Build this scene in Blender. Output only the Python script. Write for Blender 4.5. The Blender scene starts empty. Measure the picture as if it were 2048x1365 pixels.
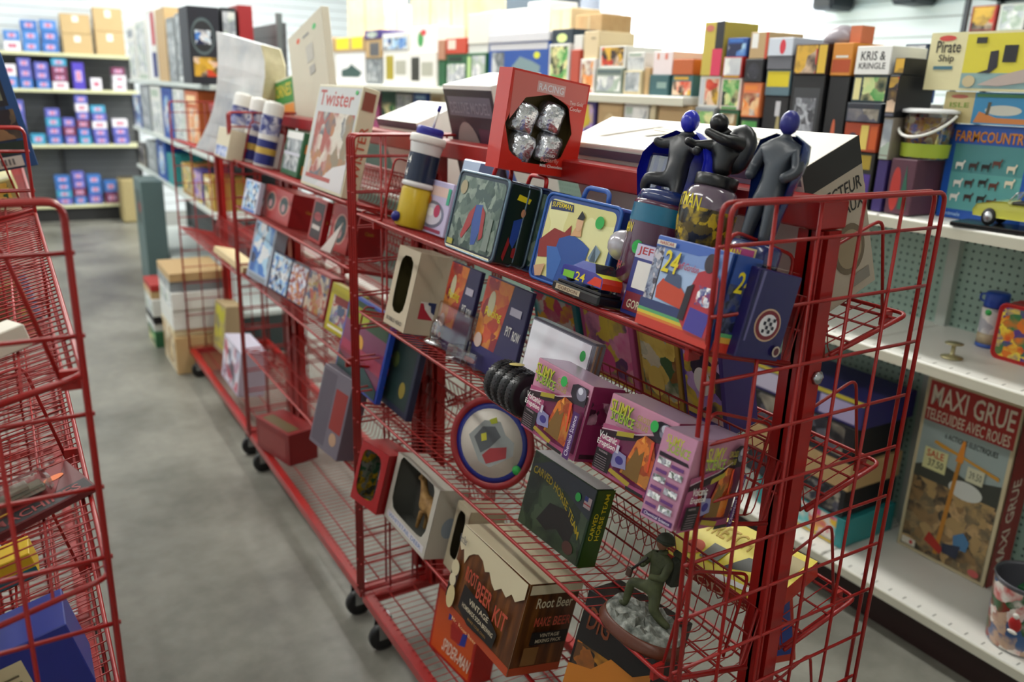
import bpy, bmesh, math, random
from mathutils import Vector, Matrix
R = math.radians
C = bpy.context.scene.collection
SC = bpy.context.scene

# ------------------------------------------------------------------ camera
CAM = Vector((-0.99261, -0.73611, 1.64196))
CR = Vector((0.85668087, -0.51473726, 0.03381498))
CU = Vector((0.12445, 0.26984908, 0.95482651))
CF = Vector((0.50060972, 0.81377333, -0.29523359))
FPX = 1641.0
cd = bpy.data.cameras.new('camera'); cam = bpy.data.objects.new('camera', cd); C.objects.link(cam)
m3 = Matrix((CR, CU, -CF)).transposed()
cam.matrix_world = Matrix.Translation(CAM) @ m3.to_4x4()
cd.sensor_width = 36; cd.lens = FPX / 2048 * 36; cd.clip_start = .02; cd.clip_end = 60
cd.dof.use_dof = True; cd.dof.focus_distance = 1.42; cd.dof.aperture_fstop = 3.0
SC.camera = cam
SC.view_settings.view_transform = 'Standard'; SC.view_settings.look = 'None'
SC.view_settings.exposure = 0.72; SC.view_settings.gamma = 1; SC.view_settings.use_curve_mapping = False

# ------------------------------------------------------------------ world and lights
w = bpy.data.worlds.new('world'); SC.world = w; w.use_nodes = True
bg = w.node_tree.nodes['Background']; bg.inputs[0].default_value = (.85, .92, 1, 1); bg.inputs[1].default_value = 2.2

def area(name, loc, sx, sy, power, rot=(0, 0, 0), col=(1, 1, 1)):
    l = bpy.data.lights.new(name, 'AREA'); l.shape = 'RECTANGLE'; l.size = sx; l.size_y = sy
    l.energy = power; l.color = col
    o = bpy.data.objects.new(name, l); C.objects.link(o); o.location = loc; o.rotation_euler = rot
    return o
CEIL = 3.6
# daylight entering the tall windows of the right wall and of the back wall
area('window_daylight', (3.70, 4.4, 2.55), 2.9, 1.8, 520, (0, R(90), 0), (.93, .97, 1))
TUBES = [(-1.6, 1.2), (-1.6, 4.2), (-1.6, 7.4), (.9, .1), (.9, 2.6), (.9, 5.4), (.9, 8.2), (-1.6, -1.4), (2.8, 7.0)]
for tx, ty in TUBES:
    area('tube_light', (tx, ty, CEIL - .17), .24, 1.9, (9 if ty < 2 else 30 if ty < 5 else 42), (0, 0, 0), (1, .985, .94))

# pixel (2048x1365 frame) -> point on a plane of the room
def ray(px, py):
    return CF + CR * ((px - 1024) / FPX) - CU * ((py - 682.5) / FPX)
def hit(px, py, P0, n):
    d = ray(px, py); t = (Vector(P0) - CAM).dot(n) / d.dot(n)
    return CAM + d * t
def atx(px, py, X): return hit(px, py, (X, 0, 0), Vector((1, 0, 0)))
def aty(px, py, Y): return hit(px, py, (0, Y, 0), Vector((0, 1, 0)))
def atz(px, py, Z): return hit(px, py, (0, 0, Z), Vector((0, 0, 1)))

# ------------------------------------------------------------------ materials
def lin(h):
    h = h.lstrip('#'); v = [int(h[i:i+2], 16) / 255 for i in (0, 2, 4)]
    return tuple(x / 12.92 if x < .04045 else ((x + .055) / 1.055) ** 2.4 for x in v) + (1,)
MC = {}
def M(hexs, rough=.5, metal=0, name=None, coat=0):
    k = (hexs, rough, metal, coat)
    if k in MC: return MC[k]
    m = bpy.data.materials.new(name or 'paint_' + hexs.lstrip('#')); m.use_nodes = True
    b = m.node_tree.nodes['Principled BSDF']
    b.inputs['Base Color'].default_value = lin(hexs); b.inputs['Roughness'].default_value = rough
    b.inputs['Metallic'].default_value = metal; b.inputs['Coat Weight'].default_value = coat
    MC[k] = m; return m
def art(cols, scale=30, rough=.35, seed=0, stretch=(1, 1, 1), kind='v'):
    """a busy printed picture: blobs of the given colours"""
    k = ('art', tuple(cols), scale, seed, stretch, kind)
    if k in MC: return MC[k]
    m = bpy.data.materials.new('printed_picture'); m.use_nodes = True; nt = m.node_tree; N = nt.nodes; L = nt.links
    b = N['Principled BSDF']; b.inputs['Roughness'].default_value = rough
    tc = N.new('ShaderNodeTexCoord'); mp = N.new('ShaderNodeMapping'); L.new(tc.outputs['Object'], mp.inputs[0])
    mp.inputs['Location'].default_value = (seed * 1.37, seed * .71, seed * 2.1); mp.inputs['Scale'].default_value = stretch
    no = N.new('ShaderNodeTexNoise'); no.inputs['Scale'].default_value = scale * .8; no.inputs['Detail'].default_value = 3
    L.new(mp.outputs[0], no.inputs['Vector'])
    mx = N.new('ShaderNodeVectorMath'); mx.operation = 'MULTIPLY_ADD'
    L.new(no.outputs['Color'], mx.inputs[0]); mx.inputs[1].default_value = (1.6 / scale,) * 3; L.new(mp.outputs[0], mx.inputs[2])
    vo = N.new('ShaderNodeTexVoronoi'); vo.inputs['Scale'].default_value = scale; L.new(mx.outputs[0], vo.inputs['Vector'])
    sep = N.new('ShaderNodeSeparateColor'); L.new(vo.outputs['Color'], sep.inputs[0])
    ad = N.new('ShaderNodeMath'); ad.operation = 'MULTIPLY_ADD'; L.new(no.outputs['Fac'], ad.inputs[0]); ad.inputs[1].default_value = .5
    sb = N.new('ShaderNodeMath'); sb.operation = 'MULTIPLY'; L.new(sep.outputs[0], sb.inputs[0]); sb.inputs[1].default_value = .75
    L.new(sb.outputs[0], ad.inputs[2])
    cr = N.new('ShaderNodeValToRGB'); r = cr.color_ramp; r.interpolation = 'EASE'
    n = len(cols)
    while len(r.elements) < n: r.elements.new(.5)
    for i, c in enumerate(cols):
        r.elements[i].position = .12 + .8 * i / max(1, n - 1); r.elements[i].color = lin(c)
    L.new(ad.outputs[0], cr.inputs[0]); L.new(cr.outputs[0], b.inputs['Base Color'])
    MC[k] = m; return m
def noisy(name, c1, c2, scale, rough=.5, bump=0, detail=5, stretch=(1, 1, 1), c3=None, metal=0):
    if name in MC: return MC[name]
    m = bpy.data.materials.new(name); m.use_nodes = True; nt = m.node_tree; N = nt.nodes; L = nt.links
    b = N['Principled BSDF']; b.inputs['Roughness'].default_value = rough; b.inputs['Metallic'].default_value = metal
    tc = N.new('ShaderNodeTexCoord'); mp = N.new('ShaderNodeMapping'); mp.inputs['Scale'].default_value = stretch
    L.new(tc.outputs['Object'], mp.inputs[0])
    no = N.new('ShaderNodeTexNoise'); no.inputs['Scale'].default_value = scale; no.inputs['Detail'].default_value = detail
    L.new(mp.outputs[0], no.inputs['Vector'])
    cr = N.new('ShaderNodeValToRGB'); cr.color_ramp.elements[0].position = .3; cr.color_ramp.elements[1].position = .7
    cr.color_ramp.elements[0].color = lin(c1); cr.color_ramp.elements[1].color = lin(c2)
    if c3: e = cr.color_ramp.elements.new(.5); e.color = lin(c3)
    L.new(no.outputs['Fac'], cr.inputs[0]); L.new(cr.outputs[0], b.inputs['Base Color'])
    if bump:
        bp = N.new('ShaderNodeBump'); bp.inputs['Strength'].default_value = bump; bp.inputs['Distance'].default_value = .01
        L.new(no.outputs['Fac'], bp.inputs['Height']); L.new(bp.outputs[0], b.inputs['Normal'])
    MC[name] = m; return m
def clear(name='clear_plastic', tint='#ffffff', fac=.14):
    if name in MC: return MC[name]
    m = bpy.data.materials.new(name); m.use_nodes = True; nt = m.node_tree; N = nt.nodes; L = nt.links
    N.remove(N['Principled BSDF']); out = N['Material Output']
    t = N.new('ShaderNodeBsdfTransparent'); t.inputs[0].default_value = lin(tint)
    g = N.new('ShaderNodeBsdfGlossy'); g.inputs['Roughness'].default_value = .06
    lw = N.new('ShaderNodeLayerWeight'); lw.inputs[0].default_value = .35
    a = N.new('ShaderNodeMath'); a.operation = 'MULTIPLY_ADD'; L.new(lw.outputs['Fresnel'], a.inputs[0]); a.inputs[1].default_value = .6; a.inputs[2].default_value = fac
    mx = N.new('ShaderNodeMixShader'); L.new(a.outputs[0], mx.inputs[0]); L.new(t.outputs[0], mx.inputs[1]); L.new(g.outputs[0], mx.inputs[2])
    L.new(mx.outputs[0], out.inputs[0]); MC[name] = m; return m

RED = noisy('red_powder_coat', '#90120f', '#a51a16', 9, .33, 0)
RED2 = RED
WHITE = M('#e9e8e2', .45); BLACK = M('#101012', .4); STEEL = M('#b9bcc0', .25, 1)
CARD = noisy('cardboard', '#b99465', '#c9a878', 14, .8)
CARDL = noisy('pale_cardboard', '#dcc79c', '#e8d6b0', 10, .8)

# ------------------------------------------------------------------ mesh builder
_text = {}
def text_mesh(s):
    if s in _text: return _text[s]
    cu = bpy.data.curves.new('t', 'FONT'); cu.body = s; cu.size = 1; cu.resolution_u = 2; cu.offset = .012
    o = bpy.data.objects.new('t', cu); C.objects.link(o)
    me = o.to_mesh()
    vs = [(v.co.x, v.co.y) for v in me.vertices]; fs = [tuple(p.vertices) for p in me.polygons]
    o.to_mesh_clear(); bpy.data.objects.remove(o); bpy.data.curves.remove(cu)
    x0 = min(v[0] for v in vs); x1 = max(v[0] for v in vs); y0 = min(v[1] for v in vs); y1 = max(v[1] for v in vs)
    vs = [((v[0]-x0)/(x1-x0), (v[1]-y0)/(y1-y0)) for v in vs]
    _text[s] = (vs, fs); return _text[s]

class MB:
    def __init__(s): s.v = []; s.f = []; s.m = []; s.mats = []; s.sm = []
    def mi(s, mat):
        if mat not in s.mats: s.mats.append(mat)
        return s.mats.index(mat)
    def add(s, vs, fs, mat, T=None, smooth=False):
        b = len(s.v); i = s.mi(mat)
        for p in vs:
            p = Vector(p); s.v.append(T @ p if T else p)
        for f in fs: s.f.append([b + k for k in f]); s.m.append(i); s.sm.append(smooth)
        return s
    def box(s, x0, y0, z0, x1, y1, z1, mat, T=None):
        vs = [(x, y, z) for z in (z0, z1) for y in (y0, y1) for x in (x0, x1)]
        return s.add(vs, [(0, 2, 3, 1), (4, 5, 7, 6), (0, 1, 5, 4), (2, 6, 7, 3), (0, 4, 6, 2), (1, 3, 7, 5)], mat, T)
    def bbox(s, x0, y0, z0, x1, y1, z1, mat, b=.003, T=None):
        """box with all twelve edges chamfered"""
        cx, cy, cz = (x0+x1)/2, (y0+y1)/2, (z0+z1)/2; hx, hy, hz = (x1-x0)/2, (y1-y0)/2, (z1-z0)/2
        b = min(b, hx*.45, hy*.45, hz*.45); vs = []; ix = {}
        for sx in (-1, 1):
            for sy in (-1, 1):
                for sz in (-1, 1):
                    for a in range(3):
                        o = [hx-b, hy-b, hz-b]; o[a] += b
                        ix[(sx, sy, sz, a)] = len(vs); vs.append((cx+sx*o[0], cy+sy*o[1], cz+sz*o[2]))
        fs = []
        for a in range(3):
            u, v_ = [(1, 2), (2, 0), (0, 1)][a]
            for sg in (-1, 1):
                q = []
                for (p, r) in ((-1, -1), (1, -1), (1, 1), (-1, 1)):
                    k = [0, 0, 0]; k[a] = sg; k[u] = p; k[v_] = r; q.append(ix[(*k, a)])
                fs.append(tuple(q if sg > 0 else q[::-1]))
        for a in range(3):
            u, v_ = [(1, 2), (2, 0), (0, 1)][a]
            for p in (-1, 1):
                for r in (-1, 1):
                    q = []
                    for (e, ax) in ((-1, u), (1, u), (1, v_), (-1, v_)):
                        k = [0, 0, 0]; k[a] = e; k[u] = p; k[v_] = r; q.append(ix[(*k, ax)])
                    fs.append(tuple(q if p*r < 0 else q[::-1]))
        for sx in (-1, 1):
            for sy in (-1, 1):
                for sz in (-1, 1):
                    q = [ix[(sx, sy, sz, a)] for a in range(3)]
                    fs.append(tuple(q if sx*sy*sz > 0 else q[::-1]))
        return s.add(vs, fs, mat, T)
    def poly(s, pts, mat, T=None): return s.add(pts, [tuple(range(len(pts)))], mat, T)
    def tube(s, path, r, mat, n=6, T=None, closed=False, taper=None):
        P = [Vector(p) for p in path]; k = len(P); vs = []; fs = []
        up = Vector((0, 0, 1)); prev = None
        for i, p in enumerate(P):
            if closed: t = (P[(i+1) % k] - P[i-1])
            else: t = P[min(i+1, k-1)] - P[max(i-1, 0)]
            t.normalize()
            if prev is None:
                a = up if abs(t.dot(up)) < .9 else Vector((1, 0, 0)); u = t.cross(a).normalized()
            else: u = (prev - t * prev.dot(t)); u = u.normalized() if u.length > 1e-6 else t.orthogonal().normalized()
            prev = u; w_ = t.cross(u); rr = r if taper is None else taper[i]
            for j in range(n):
                a = 2*math.pi*j/n; vs.append(p + (u*math.cos(a) + w_*math.sin(a))*rr)
        for i in range(k if closed else k-1):
            for j in range(n):
                a, b = i*n+j, i*n+(j+1) % n; c, d = ((i+1) % k)*n+(j+1) % n, ((i+1) % k)*n+j
                fs.append((a, b, c, d))
        if not closed: fs.append(tuple(range(n))[::-1]); fs.append(tuple(range((k-1)*n, k*n)))
        return s.add(vs, fs, mat, T, smooth=True)
    def lathe(s, prof, mat, n=24, T=None, cap=True, sx=1, sy=1):
        """prof: (r, z) from bottom to top"""
        vs = []; fs = []
        for r, z in prof:
            for j in range(n):
                a = 2*math.pi*j/n; vs.append((r*math.cos(a)*sx, r*math.sin(a)*sy, z))
        for i in range(len(prof)-1):
            for j in range(n): fs.append((i*n+j, i*n+(j+1) % n, (i+1)*n+(j+1) % n, (i+1)*n+j))
        if cap: fs.append(tuple(range(n))[::-1]); fs.append(tuple(range((len(prof)-1)*n, len(prof)*n)))
        return s.add(vs, fs, mat, T, smooth=True)
    def ball(s, c, r, mat, n=12, T=None, sc=(1, 1, 1)):
        vs = []; fs = []; h = n//2
        for i in range(h+1):
            a = math.pi*i/h
            for j in range(n):
                b = 2*math.pi*j/n; vs.append((c[0]+r*sc[0]*math.sin(a)*math.cos(b), c[1]+r*sc[1]*math.sin(a)*math.sin(b), c[2]+r*sc[2]*math.cos(a)))
        for i in range(h):
            for j in range(n): fs.append((i*n+j, (i+1)*n+j, (i+1)*n+(j+1) % n, i*n+(j+1) % n))
        return s.add(vs, fs, mat, T, smooth=True)
    def build(s, name, parent=None, mw=None):
        me = bpy.data.meshes.new(name); me.from_pydata([tuple(v) for v in s.v], [], s.f)
        for m in s.mats: me.materials.append(m)
        me.polygons.foreach_set('material_index', s.m); me.polygons.foreach_set('use_smooth', s.sm); me.update()
        o = bpy.data.objects.new(name, me); C.objects.link(o)
        if parent is not None: o.parent = parent
        if mw is not None: o.matrix_world = mw
        return o

def tag(o, label=None, cat=None, group=None, kind=None):
    if label: o['label'] = label
    if cat: o['category'] = cat
    if group: o['group'] = group
    if kind: o['kind'] = kind
    return o
def empty(name, mw=None, label=None, cat=None, group=None):
    o = bpy.data.objects.new(name, None); C.objects.link(o); o.empty_display_size = .05
    if mw is not None: o.matrix_world = mw
    return tag(o, label, cat, group)
def rpath(pts, r, seg=4, closed=False):
    """polyline with rounded corners"""
    P = [Vector(p) for p in pts]; out = []; k = len(P)
    for i, p in enumerate(P):
        if not closed and i in (0, k-1): out.append(p); continue
        a = P[i-1] - p; b = P[(i+1) % k] - p; q = min(r, a.length*.45, b.length*.45)
        A = p + a.normalized()*q; B = p + b.normalized()*q
        for j in range(seg+1):
            t = j/seg; out.append(A*(1-t)**2 + p*2*t*(1-t) + B*t*t)
    return out

# prints on the faces of a box of size (w, d, h): origin bottom-front-left
def face_T(face, w, d, h):
    if face == 'f': return Matrix(((w, 0, 0, 0), (0, 0, -1, 0), (0, h, 0, 0), (0, 0, 0, 1)))
    if face == 'r': return Matrix(((0, 0, 1, w), (d, 0, 0, 0), (0, h, 0, 0), (0, 0, 0, 1)))
    if face == 'l': return Matrix(((0, 0, -1, 0), (-d, 0, 0, d), (0, h, 0, 0), (0, 0, 0, 1)))
    if face == 't': return Matrix(((w, 0, 0, 0), (0, d, 0, 0), (0, 0, 1, h), (0, 0, 0, 1)))
def prints(mb, w, d, h, items, T0=None, e0=0):
    for k, it in enumerate(items):
        op, face = it[0], it[1]; T = face_T(face, w, d, h)
        if T0: T = T0 @ T
        z = e0 + .0003 * (k + 1)
        if op == 'r':
            _, _, a, b, c, e, mat = it; mb.poly([(a, b, z), (c, b, z), (c, e, z), (a, e, z)], mat, T)
        elif op == 'p': mb.poly([(x, y, z) for x, y in it[2]], it[3], T)
        elif op == 'e':
            _, _, cu, cv, ru, rv, mat = it
            mb.poly([(cu+ru*math.cos(a*math.pi/12), cv+rv*math.sin(a*math.pi/12), z) for a in range(24)], mat, T)
        elif op == 't':
            _, _, s, a, b, c, e, mat = it[:8]; sk = it[8] if len(it) > 8 else 0; arc = it[9] if len(it) > 9 else 0
            vs, fs = text_mesh(s)
            mb.add([(a+(c-a)*x + sk*y, b+(e-b)*y + arc*(1-(2*x-1)**2), z) for x, y in vs], fs, mat, T)
        elif op == 'ta':   # title following a falling arc
            vs, fs = text_mesh(it[2]); mb.add([(.06+.86*x, .72 - .42*x*x + .16*x*(1-x) + .1*y, z) for x, y in vs], fs, it[3], T)
        elif op == 'tv':   # text running up the face
            _, _, s, a, b, c, e, mat = it; vs, fs = text_mesh(s)
            mb.add([(c-(c-a)*y, b+(e-b)*x, z) for x, y in vs], fs, mat, T)
def carton(name, label, cat, mw, w, d, h, base, items=(), side=None, top=None, group=None, bev=.0015):
    mb = MB()
    mb.bbox(0, 0, 0, w, d, h, base, bev)
    pre = []
    if side: pre += [('r', 'r', .01, .01, .99, .99, side), ('r', 'l', .01, .01, .99, .99, side)]
    if top: pre.append(('r', 't', .01, .01, .99, .99, top))
    prints(mb, w, d, h, list(items) if not pre else pre + list(items))
    o = mb.build(name, None, mw)
    return tag(o, label, cat, group)
def frame(n, P0, bl, br, tl, lean=0, back=0):
    """bottom-left, bottom-right and top-left pixel of a front face standing on the plane (P0, n)"""
    n = Vector(n).normalized(); A = hit(*bl, P0, n); B = hit(*br, P0, n)
    u = (B - A); w = u.length; u.normalize(); inn = n.cross(u)
    up = (n*math.cos(lean) + inn*math.sin(lean)); inn2 = u.cross(up) * -1
    inn2 = up.cross(u)
    d = ray(*tl).normalized(); w0 = A - CAM
    b = up.dot(d); den = 1 - b*b; h = (b*d.dot(w0) - up.dot(w0)) / den
    T = Matrix((u, inn2, up)).transposed().to_4x4(); T.translation = A + n*.0012 + inn2*back
    return T, w, h

GS = (M('#2fae4f', .5), M('#e8582a', .5), M('#e6dfb2', .6))
def gen_sticker(fc, u, v, ru, rv, mat=None): return ('e', 'f', u, v, ru, rv, mat or GS[0])
# ------------------------------------------------------------------ the room
def struct(mb, name): return tag(mb.build(name), kind='structure')
XL, XR, YF, YB = -3.6, 3.6, -3.0, 10.35
# polished concrete floor
m = bpy.data.materials.new('polished_concrete'); m.use_nodes = True; nt = m.node_tree; N = nt.nodes; L = nt.links
b = N['Principled BSDF']; tc = N.new('ShaderNodeTexCoord')
n1 = N.new('ShaderNodeTexNoise'); n1.inputs['Scale'].default_value = 1.3; n1.inputs['Detail'].default_value = 8; n1.inputs['Roughness'].default_value = .62
n2 = N.new('ShaderNodeTexNoise'); n2.inputs['Scale'].default_value = 16; n2.inputs['Detail'].default_value = 6
n3 = N.new('ShaderNodeTexVoronoi'); n3.inputs['Scale'].default_value = 2.2
for q in (n1, n2, n3): L.new(tc.outputs['Object'], q.inputs['Vector'])
c1 = N.new('ShaderNodeValToRGB'); c1.color_ramp.elements[0].position = .32; c1.color_ramp.elements[1].position = .68
c1.color_ramp.elements[0].color = lin('#605f57'); c1.color_ramp.elements[1].color = lin('#99988e')
L.new(n1.outputs['Fac'], c1.inputs[0])
mx = N.new('ShaderNodeMix'); mx.data_type = 'RGBA'; mx.blend_type = 'MULTIPLY'; mx.inputs[0].default_value = .3
c2 = N.new('ShaderNodeValToRGB'); c2.color_ramp.elements[0].position = .35; c2.color_ramp.elements[0].color = (.62, .62, .6, 1); c2.color_ramp.elements[1].position = .6
L.new(n2.outputs['Fac'], c2.inputs[0]); L.new(c1.outputs[0], mx.inputs[6]); L.new(c2.outputs[0], mx.inputs[7]); L.new(mx.outputs[2], b.inputs['Base Color'])
rr = N.new('ShaderNodeMapRange'); rr.inputs['To Min'].default_value = .22; rr.inputs['To Max'].default_value = .5; L.new(n1.outputs['Fac'], rr.inputs[0]); L.new(rr.outputs[0], b.inputs['Roughness'])
b.inputs['Specular IOR Level'].default_value = .5
FLOOR = m
mb = MB(); mb.box(XL, YF, -.1, XR, YB, 0, FLOOR); struct(mb, 'floor')
# horizontal slat / corrugated wall
def slat_mat(name, c, period, axis=2):
    m = bpy.data.materials.new(name); m.use_nodes = True; nt = m.node_tree; N = nt.nodes; L = nt.links
    b = N['Principled BSDF']; b.inputs['Roughness'].default_value = .55
    tc = N.new('ShaderNodeTexCoord'); sp = N.new('ShaderNodeSeparateXYZ'); L.new(tc.outputs['Object'], sp.inputs[0])
    dv = N.new('ShaderNodeMath'); dv.operation = 'DIVIDE'; dv.inputs[1].default_value = period; L.new(sp.outputs[axis], dv.inputs[0])
    fr = N.new('ShaderNodeMath'); fr.operation = 'FRACT'; L.new(dv.outputs[0], fr.inputs[0])
    cr = N.new('ShaderNodeValToRGB'); e = cr.color_ramp.elements; c = lin(c)
    e[0].position = 0; e[0].color = tuple(x*.35 for x in c[:3]) + (1,); e[1].position = .1; e[1].color = c
    q = cr.color_ramp.elements.new(.06); q.color = tuple(x*.45 for x in c[:3]) + (1,)
    L.new(fr.outputs[0], cr.inputs[0]); L.new(cr.outputs[0], b.inputs['Base Color']); return m
SLAT = slat_mat('white_slat_wall', '#dde4e8', .105); GSLAT = slat_mat('grey_slat_panel', '#56585a', .075)
mb = MB(); mb.box(XL, YB, 0, XR + .2, YB + .15, CEIL, SLAT); struct(mb, 'wall_back')
mb = MB(); mb.box(XL - .15, YF, 0, XL, YB, CEIL, SLAT); struct(mb, 'wall_left')
mb = MB(); mb.box(XL, YF - .15, 0, XR, YF, CEIL, M('#d8d6cc', .7)); struct(mb, 'wall_front')
# right wall with a wide window band
W0, W1, WZ0, WZ1 = 3.05, 5.75, 1.2, 3.3
mb = MB(); mb.box(XR, YF, 0, XR + .15, W0, CEIL, SLAT); mb.box(XR, W1, 0, XR + .15, YB, CEIL, SLAT)
mb.box(XR, W0, 0, XR + .15, W1, WZ0, SLAT); mb.box(XR, W0, WZ1, XR + .15, W1, CEIL, SLAT); struct(mb, 'wall_right')
mb = MB(); fm = M('#c9d3da', .4)
for y in (W0, W0 + .9, W0 + 1.8, W1 - .03): mb.box(XR + .02, y, WZ0, XR + .08, y + .035, WZ1, fm)
for z in (WZ0, WZ1 - .04): mb.box(XR + .02, W0, z, XR + .08, W1, z + .04, fm)
mb.box(XR + .045, W0, WZ0, XR + .05, W1, WZ1, clear('window_glass', '#ffffff', .03)); struct(mb, 'window_1')
mb = MB(); mb.box(XL, YF, CEIL, XR, YB, CEIL + .1, M('#e4e3dc', .8)); struct(mb, 'ceiling')
# fluorescent fittings under the ceiling
tb = bpy.data.materials.new('fluorescent_tube'); tb.use_nodes = True
tb.node_tree.nodes['Principled BSDF'].inputs['Emission Color'].default_value = (1, .98, .93, 1)
tb.node_tree.nodes['Principled BSDF'].inputs['Emission Strength'].default_value = 3
for i, (tx, ty) in enumerate(TUBES):
    e = empty('ceiling_light', Matrix.Translation((tx, ty, CEIL)), ['white two-tube fluorescent fitting, %s of its row under the ceiling over the %s' % (('nearest', 'middle', 'farthest', 'rearmost')[i % 4], ('left aisle', 'red carts', 'far corner')[0 if tx < 0 else (1 if tx < 2 else 2)])][0], 'ceiling light', 'fluorescent ceiling lights')
    q = MB(); q.box(-.14, -1.0, -.08, .14, 1.0, -.001, M('#eeeeea', .5)); q.build('housing', e)
    for s in (-1, 1):
        q = MB(); q.tube([(s*.07, -.96, -.1), (s*.07, .96, -.1)], .013, tb, 8); q.build('tube', e)
# dark rail with brackets along the top of the right wall
e = empty('wall_rail', Matrix.Translation((XR, 0, 2.28)), 'dark blue-grey steel rail with bulky brackets along the slatted wall', 'rail')
q = MB(); q.box(-.16, YF + .5, -.03, -.06, 3.0, .09, M('#3d4650', .4)); q.build('beam', e)
for y in (3.0, 2.45, 1.95, 1.0): q = MB(); q.bbox(-.22, y - .16, -.12, 0, y, .08, M('#242a33', .5), .02); q.build('bracket', e)
e = empty('wall_rail', Matrix.Translation((XR, 0, 2.4)), 'dark blue-grey steel rail ending in a bracket beyond the bright window', 'rail')
q = MB(); q.box(-.16, 5.75, -.03, -.06, 9.6, .09, M('#55606c', .4)); q.build('beam', e)
q = MB(); q.bbox(-.24, 5.45, -.12, 0, 5.8, .1, M('#242a33', .5), .02); q.build('bracket', e)

# ------------------------------------------------------------------ red wire display carts
TH = R(14); HT = 1.512; GS_ = .0926; CW = .225; CL = 1.335
def lipz(k): return HT - k * GS_
def basket(mb, side, z, y0, y1, depth=.185, back=.10):
    c, s_ = math.cos(TH), math.sin(TH)
    def P(s, t, y): return (side*(CW - s*c - t*s_*1.0), y, z - s*s_ + t*c)
    n = int((y1-y0)/.0262)
    for i in range(n+1):
        y = y0 + .004 + (y1-y0-.008)*i/n
        mb.tube(rpath([P(0, 0, y), P(depth, 0, y), P(depth, back, y)], .014, 2), .0013, RED, 4)
    for s, t in ((.065, -.002), (.13, -.002), (depth+.002, back*.5), (depth+.002, back)):
        mb.tube([P(s, t, y0), P(s, t, y1)], .0022, RED, 5)
    mb.tube(rpath([P(depth, 0, y0), P(0, 0, y0), P(0, 0, y1), P(depth, 0, y1)], .016, 4), .0036, RED, 8)
    mb.tube([P(.012, -.007, y0+.01), P(.012, -.007, y1-.01)], .0028, RED, 6)
    for y in (y0+.012, y1-.012):
        mb.tube([P(.02, -.006, y), P(depth, -.006, y), P(depth, back, y)], .003, RED, 6)
def divider(mb, side, z, y, s0=.02, h=.165):
    c, s_ = math.cos(TH), math.sin(TH)
    def P(s, t): return (side*(CW - s*c - t*s_), y, z - s*s_ + t*c)
    mb.tube(rpath([P(s0+.004, -.018), P(s0+.004, h), P(.165, h-.012), P(.165, 0)], .02, 4), .0028, RED, 6)
    a = P(s0-.006, -.004); mb.box(a[0]-.011, y-.004, a[2]-.016, a[0]+.011, y+.004, a[2]+.008, RED)
def cart(y0, xc, levels, label, divs=(), lev_r=None, name='display_cart'):
    e = empty(name, Matrix.Translation((xc, y0, 0)), label, 'display cart', 'red wire display carts in a row' )
    for ye, far in ((0, 0), (CL, 1)):
        q = MB(); zb = .145
        for yy in (ye, ye + (.016 if not far else -.016)):
            q.tube(rpath([(-CW, yy, zb), (-CW, yy, HT), (CW, yy, HT), (CW, yy, zb)], .018, 5), .0036, RED, 8)
        ym = ye + (.008 if not far else -.008)
        for i in range(1, 5):
            x = -CW + 2*CW*i/5; q.tube([(x, ym, zb), (x, ym, HT)], .003, RED, 6)
        for i in range(15):
            z = HT - GS_*(.5935+i)
            if z > zb: q.tube([(-CW-.006, ym, z), (CW+.006, ym, z)], .0028, RED, 6)
        q.build('end_panel', e)
        s = -1 if far else 1; q = MB(); a, b2 = sorted((ye+s*.02, ye+s*.062))
        q.box(-.006, a, .15, .021, b2, 1.462, RED); q.box(-.021, a+.018, .15, -.006, a+.024, 1.462, RED); q.box(-.021, a, .15, -.018, b2, 1.462, RED)
        if not far:
            q.lathe([(.011, 0), (.011, .006), (.006, .009)], STEEL, 6, Matrix.Translation((.012, a, 1.24)) @ Matrix.Rotation(R(90), 4, 'X'))
        q.build('post', e)
    q = MB(); q.bbox(-.03, .02, 1.464, .03, CL-.02, 1.506, RED, .003); q.build('top_beam', e)
    for sd in (-1, 1):
        for k in (levels if sd < 0 else (lev_r or levels)):
            q = MB(); basket(q, sd, lipz(k), .026, CL-.022); q.build('shelf_basket', e)
    for sd, k, yy in divs:
        q = MB(); divider(q, sd, lipz(k), yy); q.build('shelf_divider', e)
    # base deck: angle-iron frame and wire deck
    q = MB(); zt = .150
    for x in (-CW, CW-.03): q.bbox(x, 0, zt-.03, x+.03, CL, zt, RED, .002)
    for y in (0, CL-.03): q.bbox(-CW+.03, y, zt-.03, CW-.03, y+.03, zt, RED, .002)
    q.build('base_frame', e)
    q = MB()
    for i in range(50):
        y = .04 + (CL-.08)*i/49; q.tube([(-CW+.02, y, zt+.002), (CW-.02, y, zt+.002)], .0013, RED, 4)
    for x in (-.15, -.07, .07, .15): q.tube([(x, .02, zt-.001), (x, CL-.02, zt-.001)], .0025, RED, 5)
    q.build('wire_deck', e)
    for x in (-CW+.03, CW-.03):
        for y in (.09, CL-.09):
            q = MB(); q.box(-.02, -.022, .045, .02, -.017, zt-.03, STEEL, Matrix.Translation((x, y, 0))); q.box(-.02, .017, .045, .02, .022, zt-.03, STEEL, Matrix.Translation((x, y, 0)))
            q.box(-.02, -.022, zt-.037, .02, .022, zt-.03, STEEL, Matrix.Translation((x, y, 0)))
            f = q.build('caster', e)
            q = MB(); q.lathe([(.036, -.012), (.044, -.009), (.044, .009), (.036, .012)], BLACK, 20, Matrix.Translation((x, y, .044)) @ Matrix.Rotation(R(90), 4, 'X')); q.build('wheel', f)
    return e
LV1 = (2.15, 5.0, 7.9, 10.8); LV2 = (1.95, 3.9, 6.9, 10.5)
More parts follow.
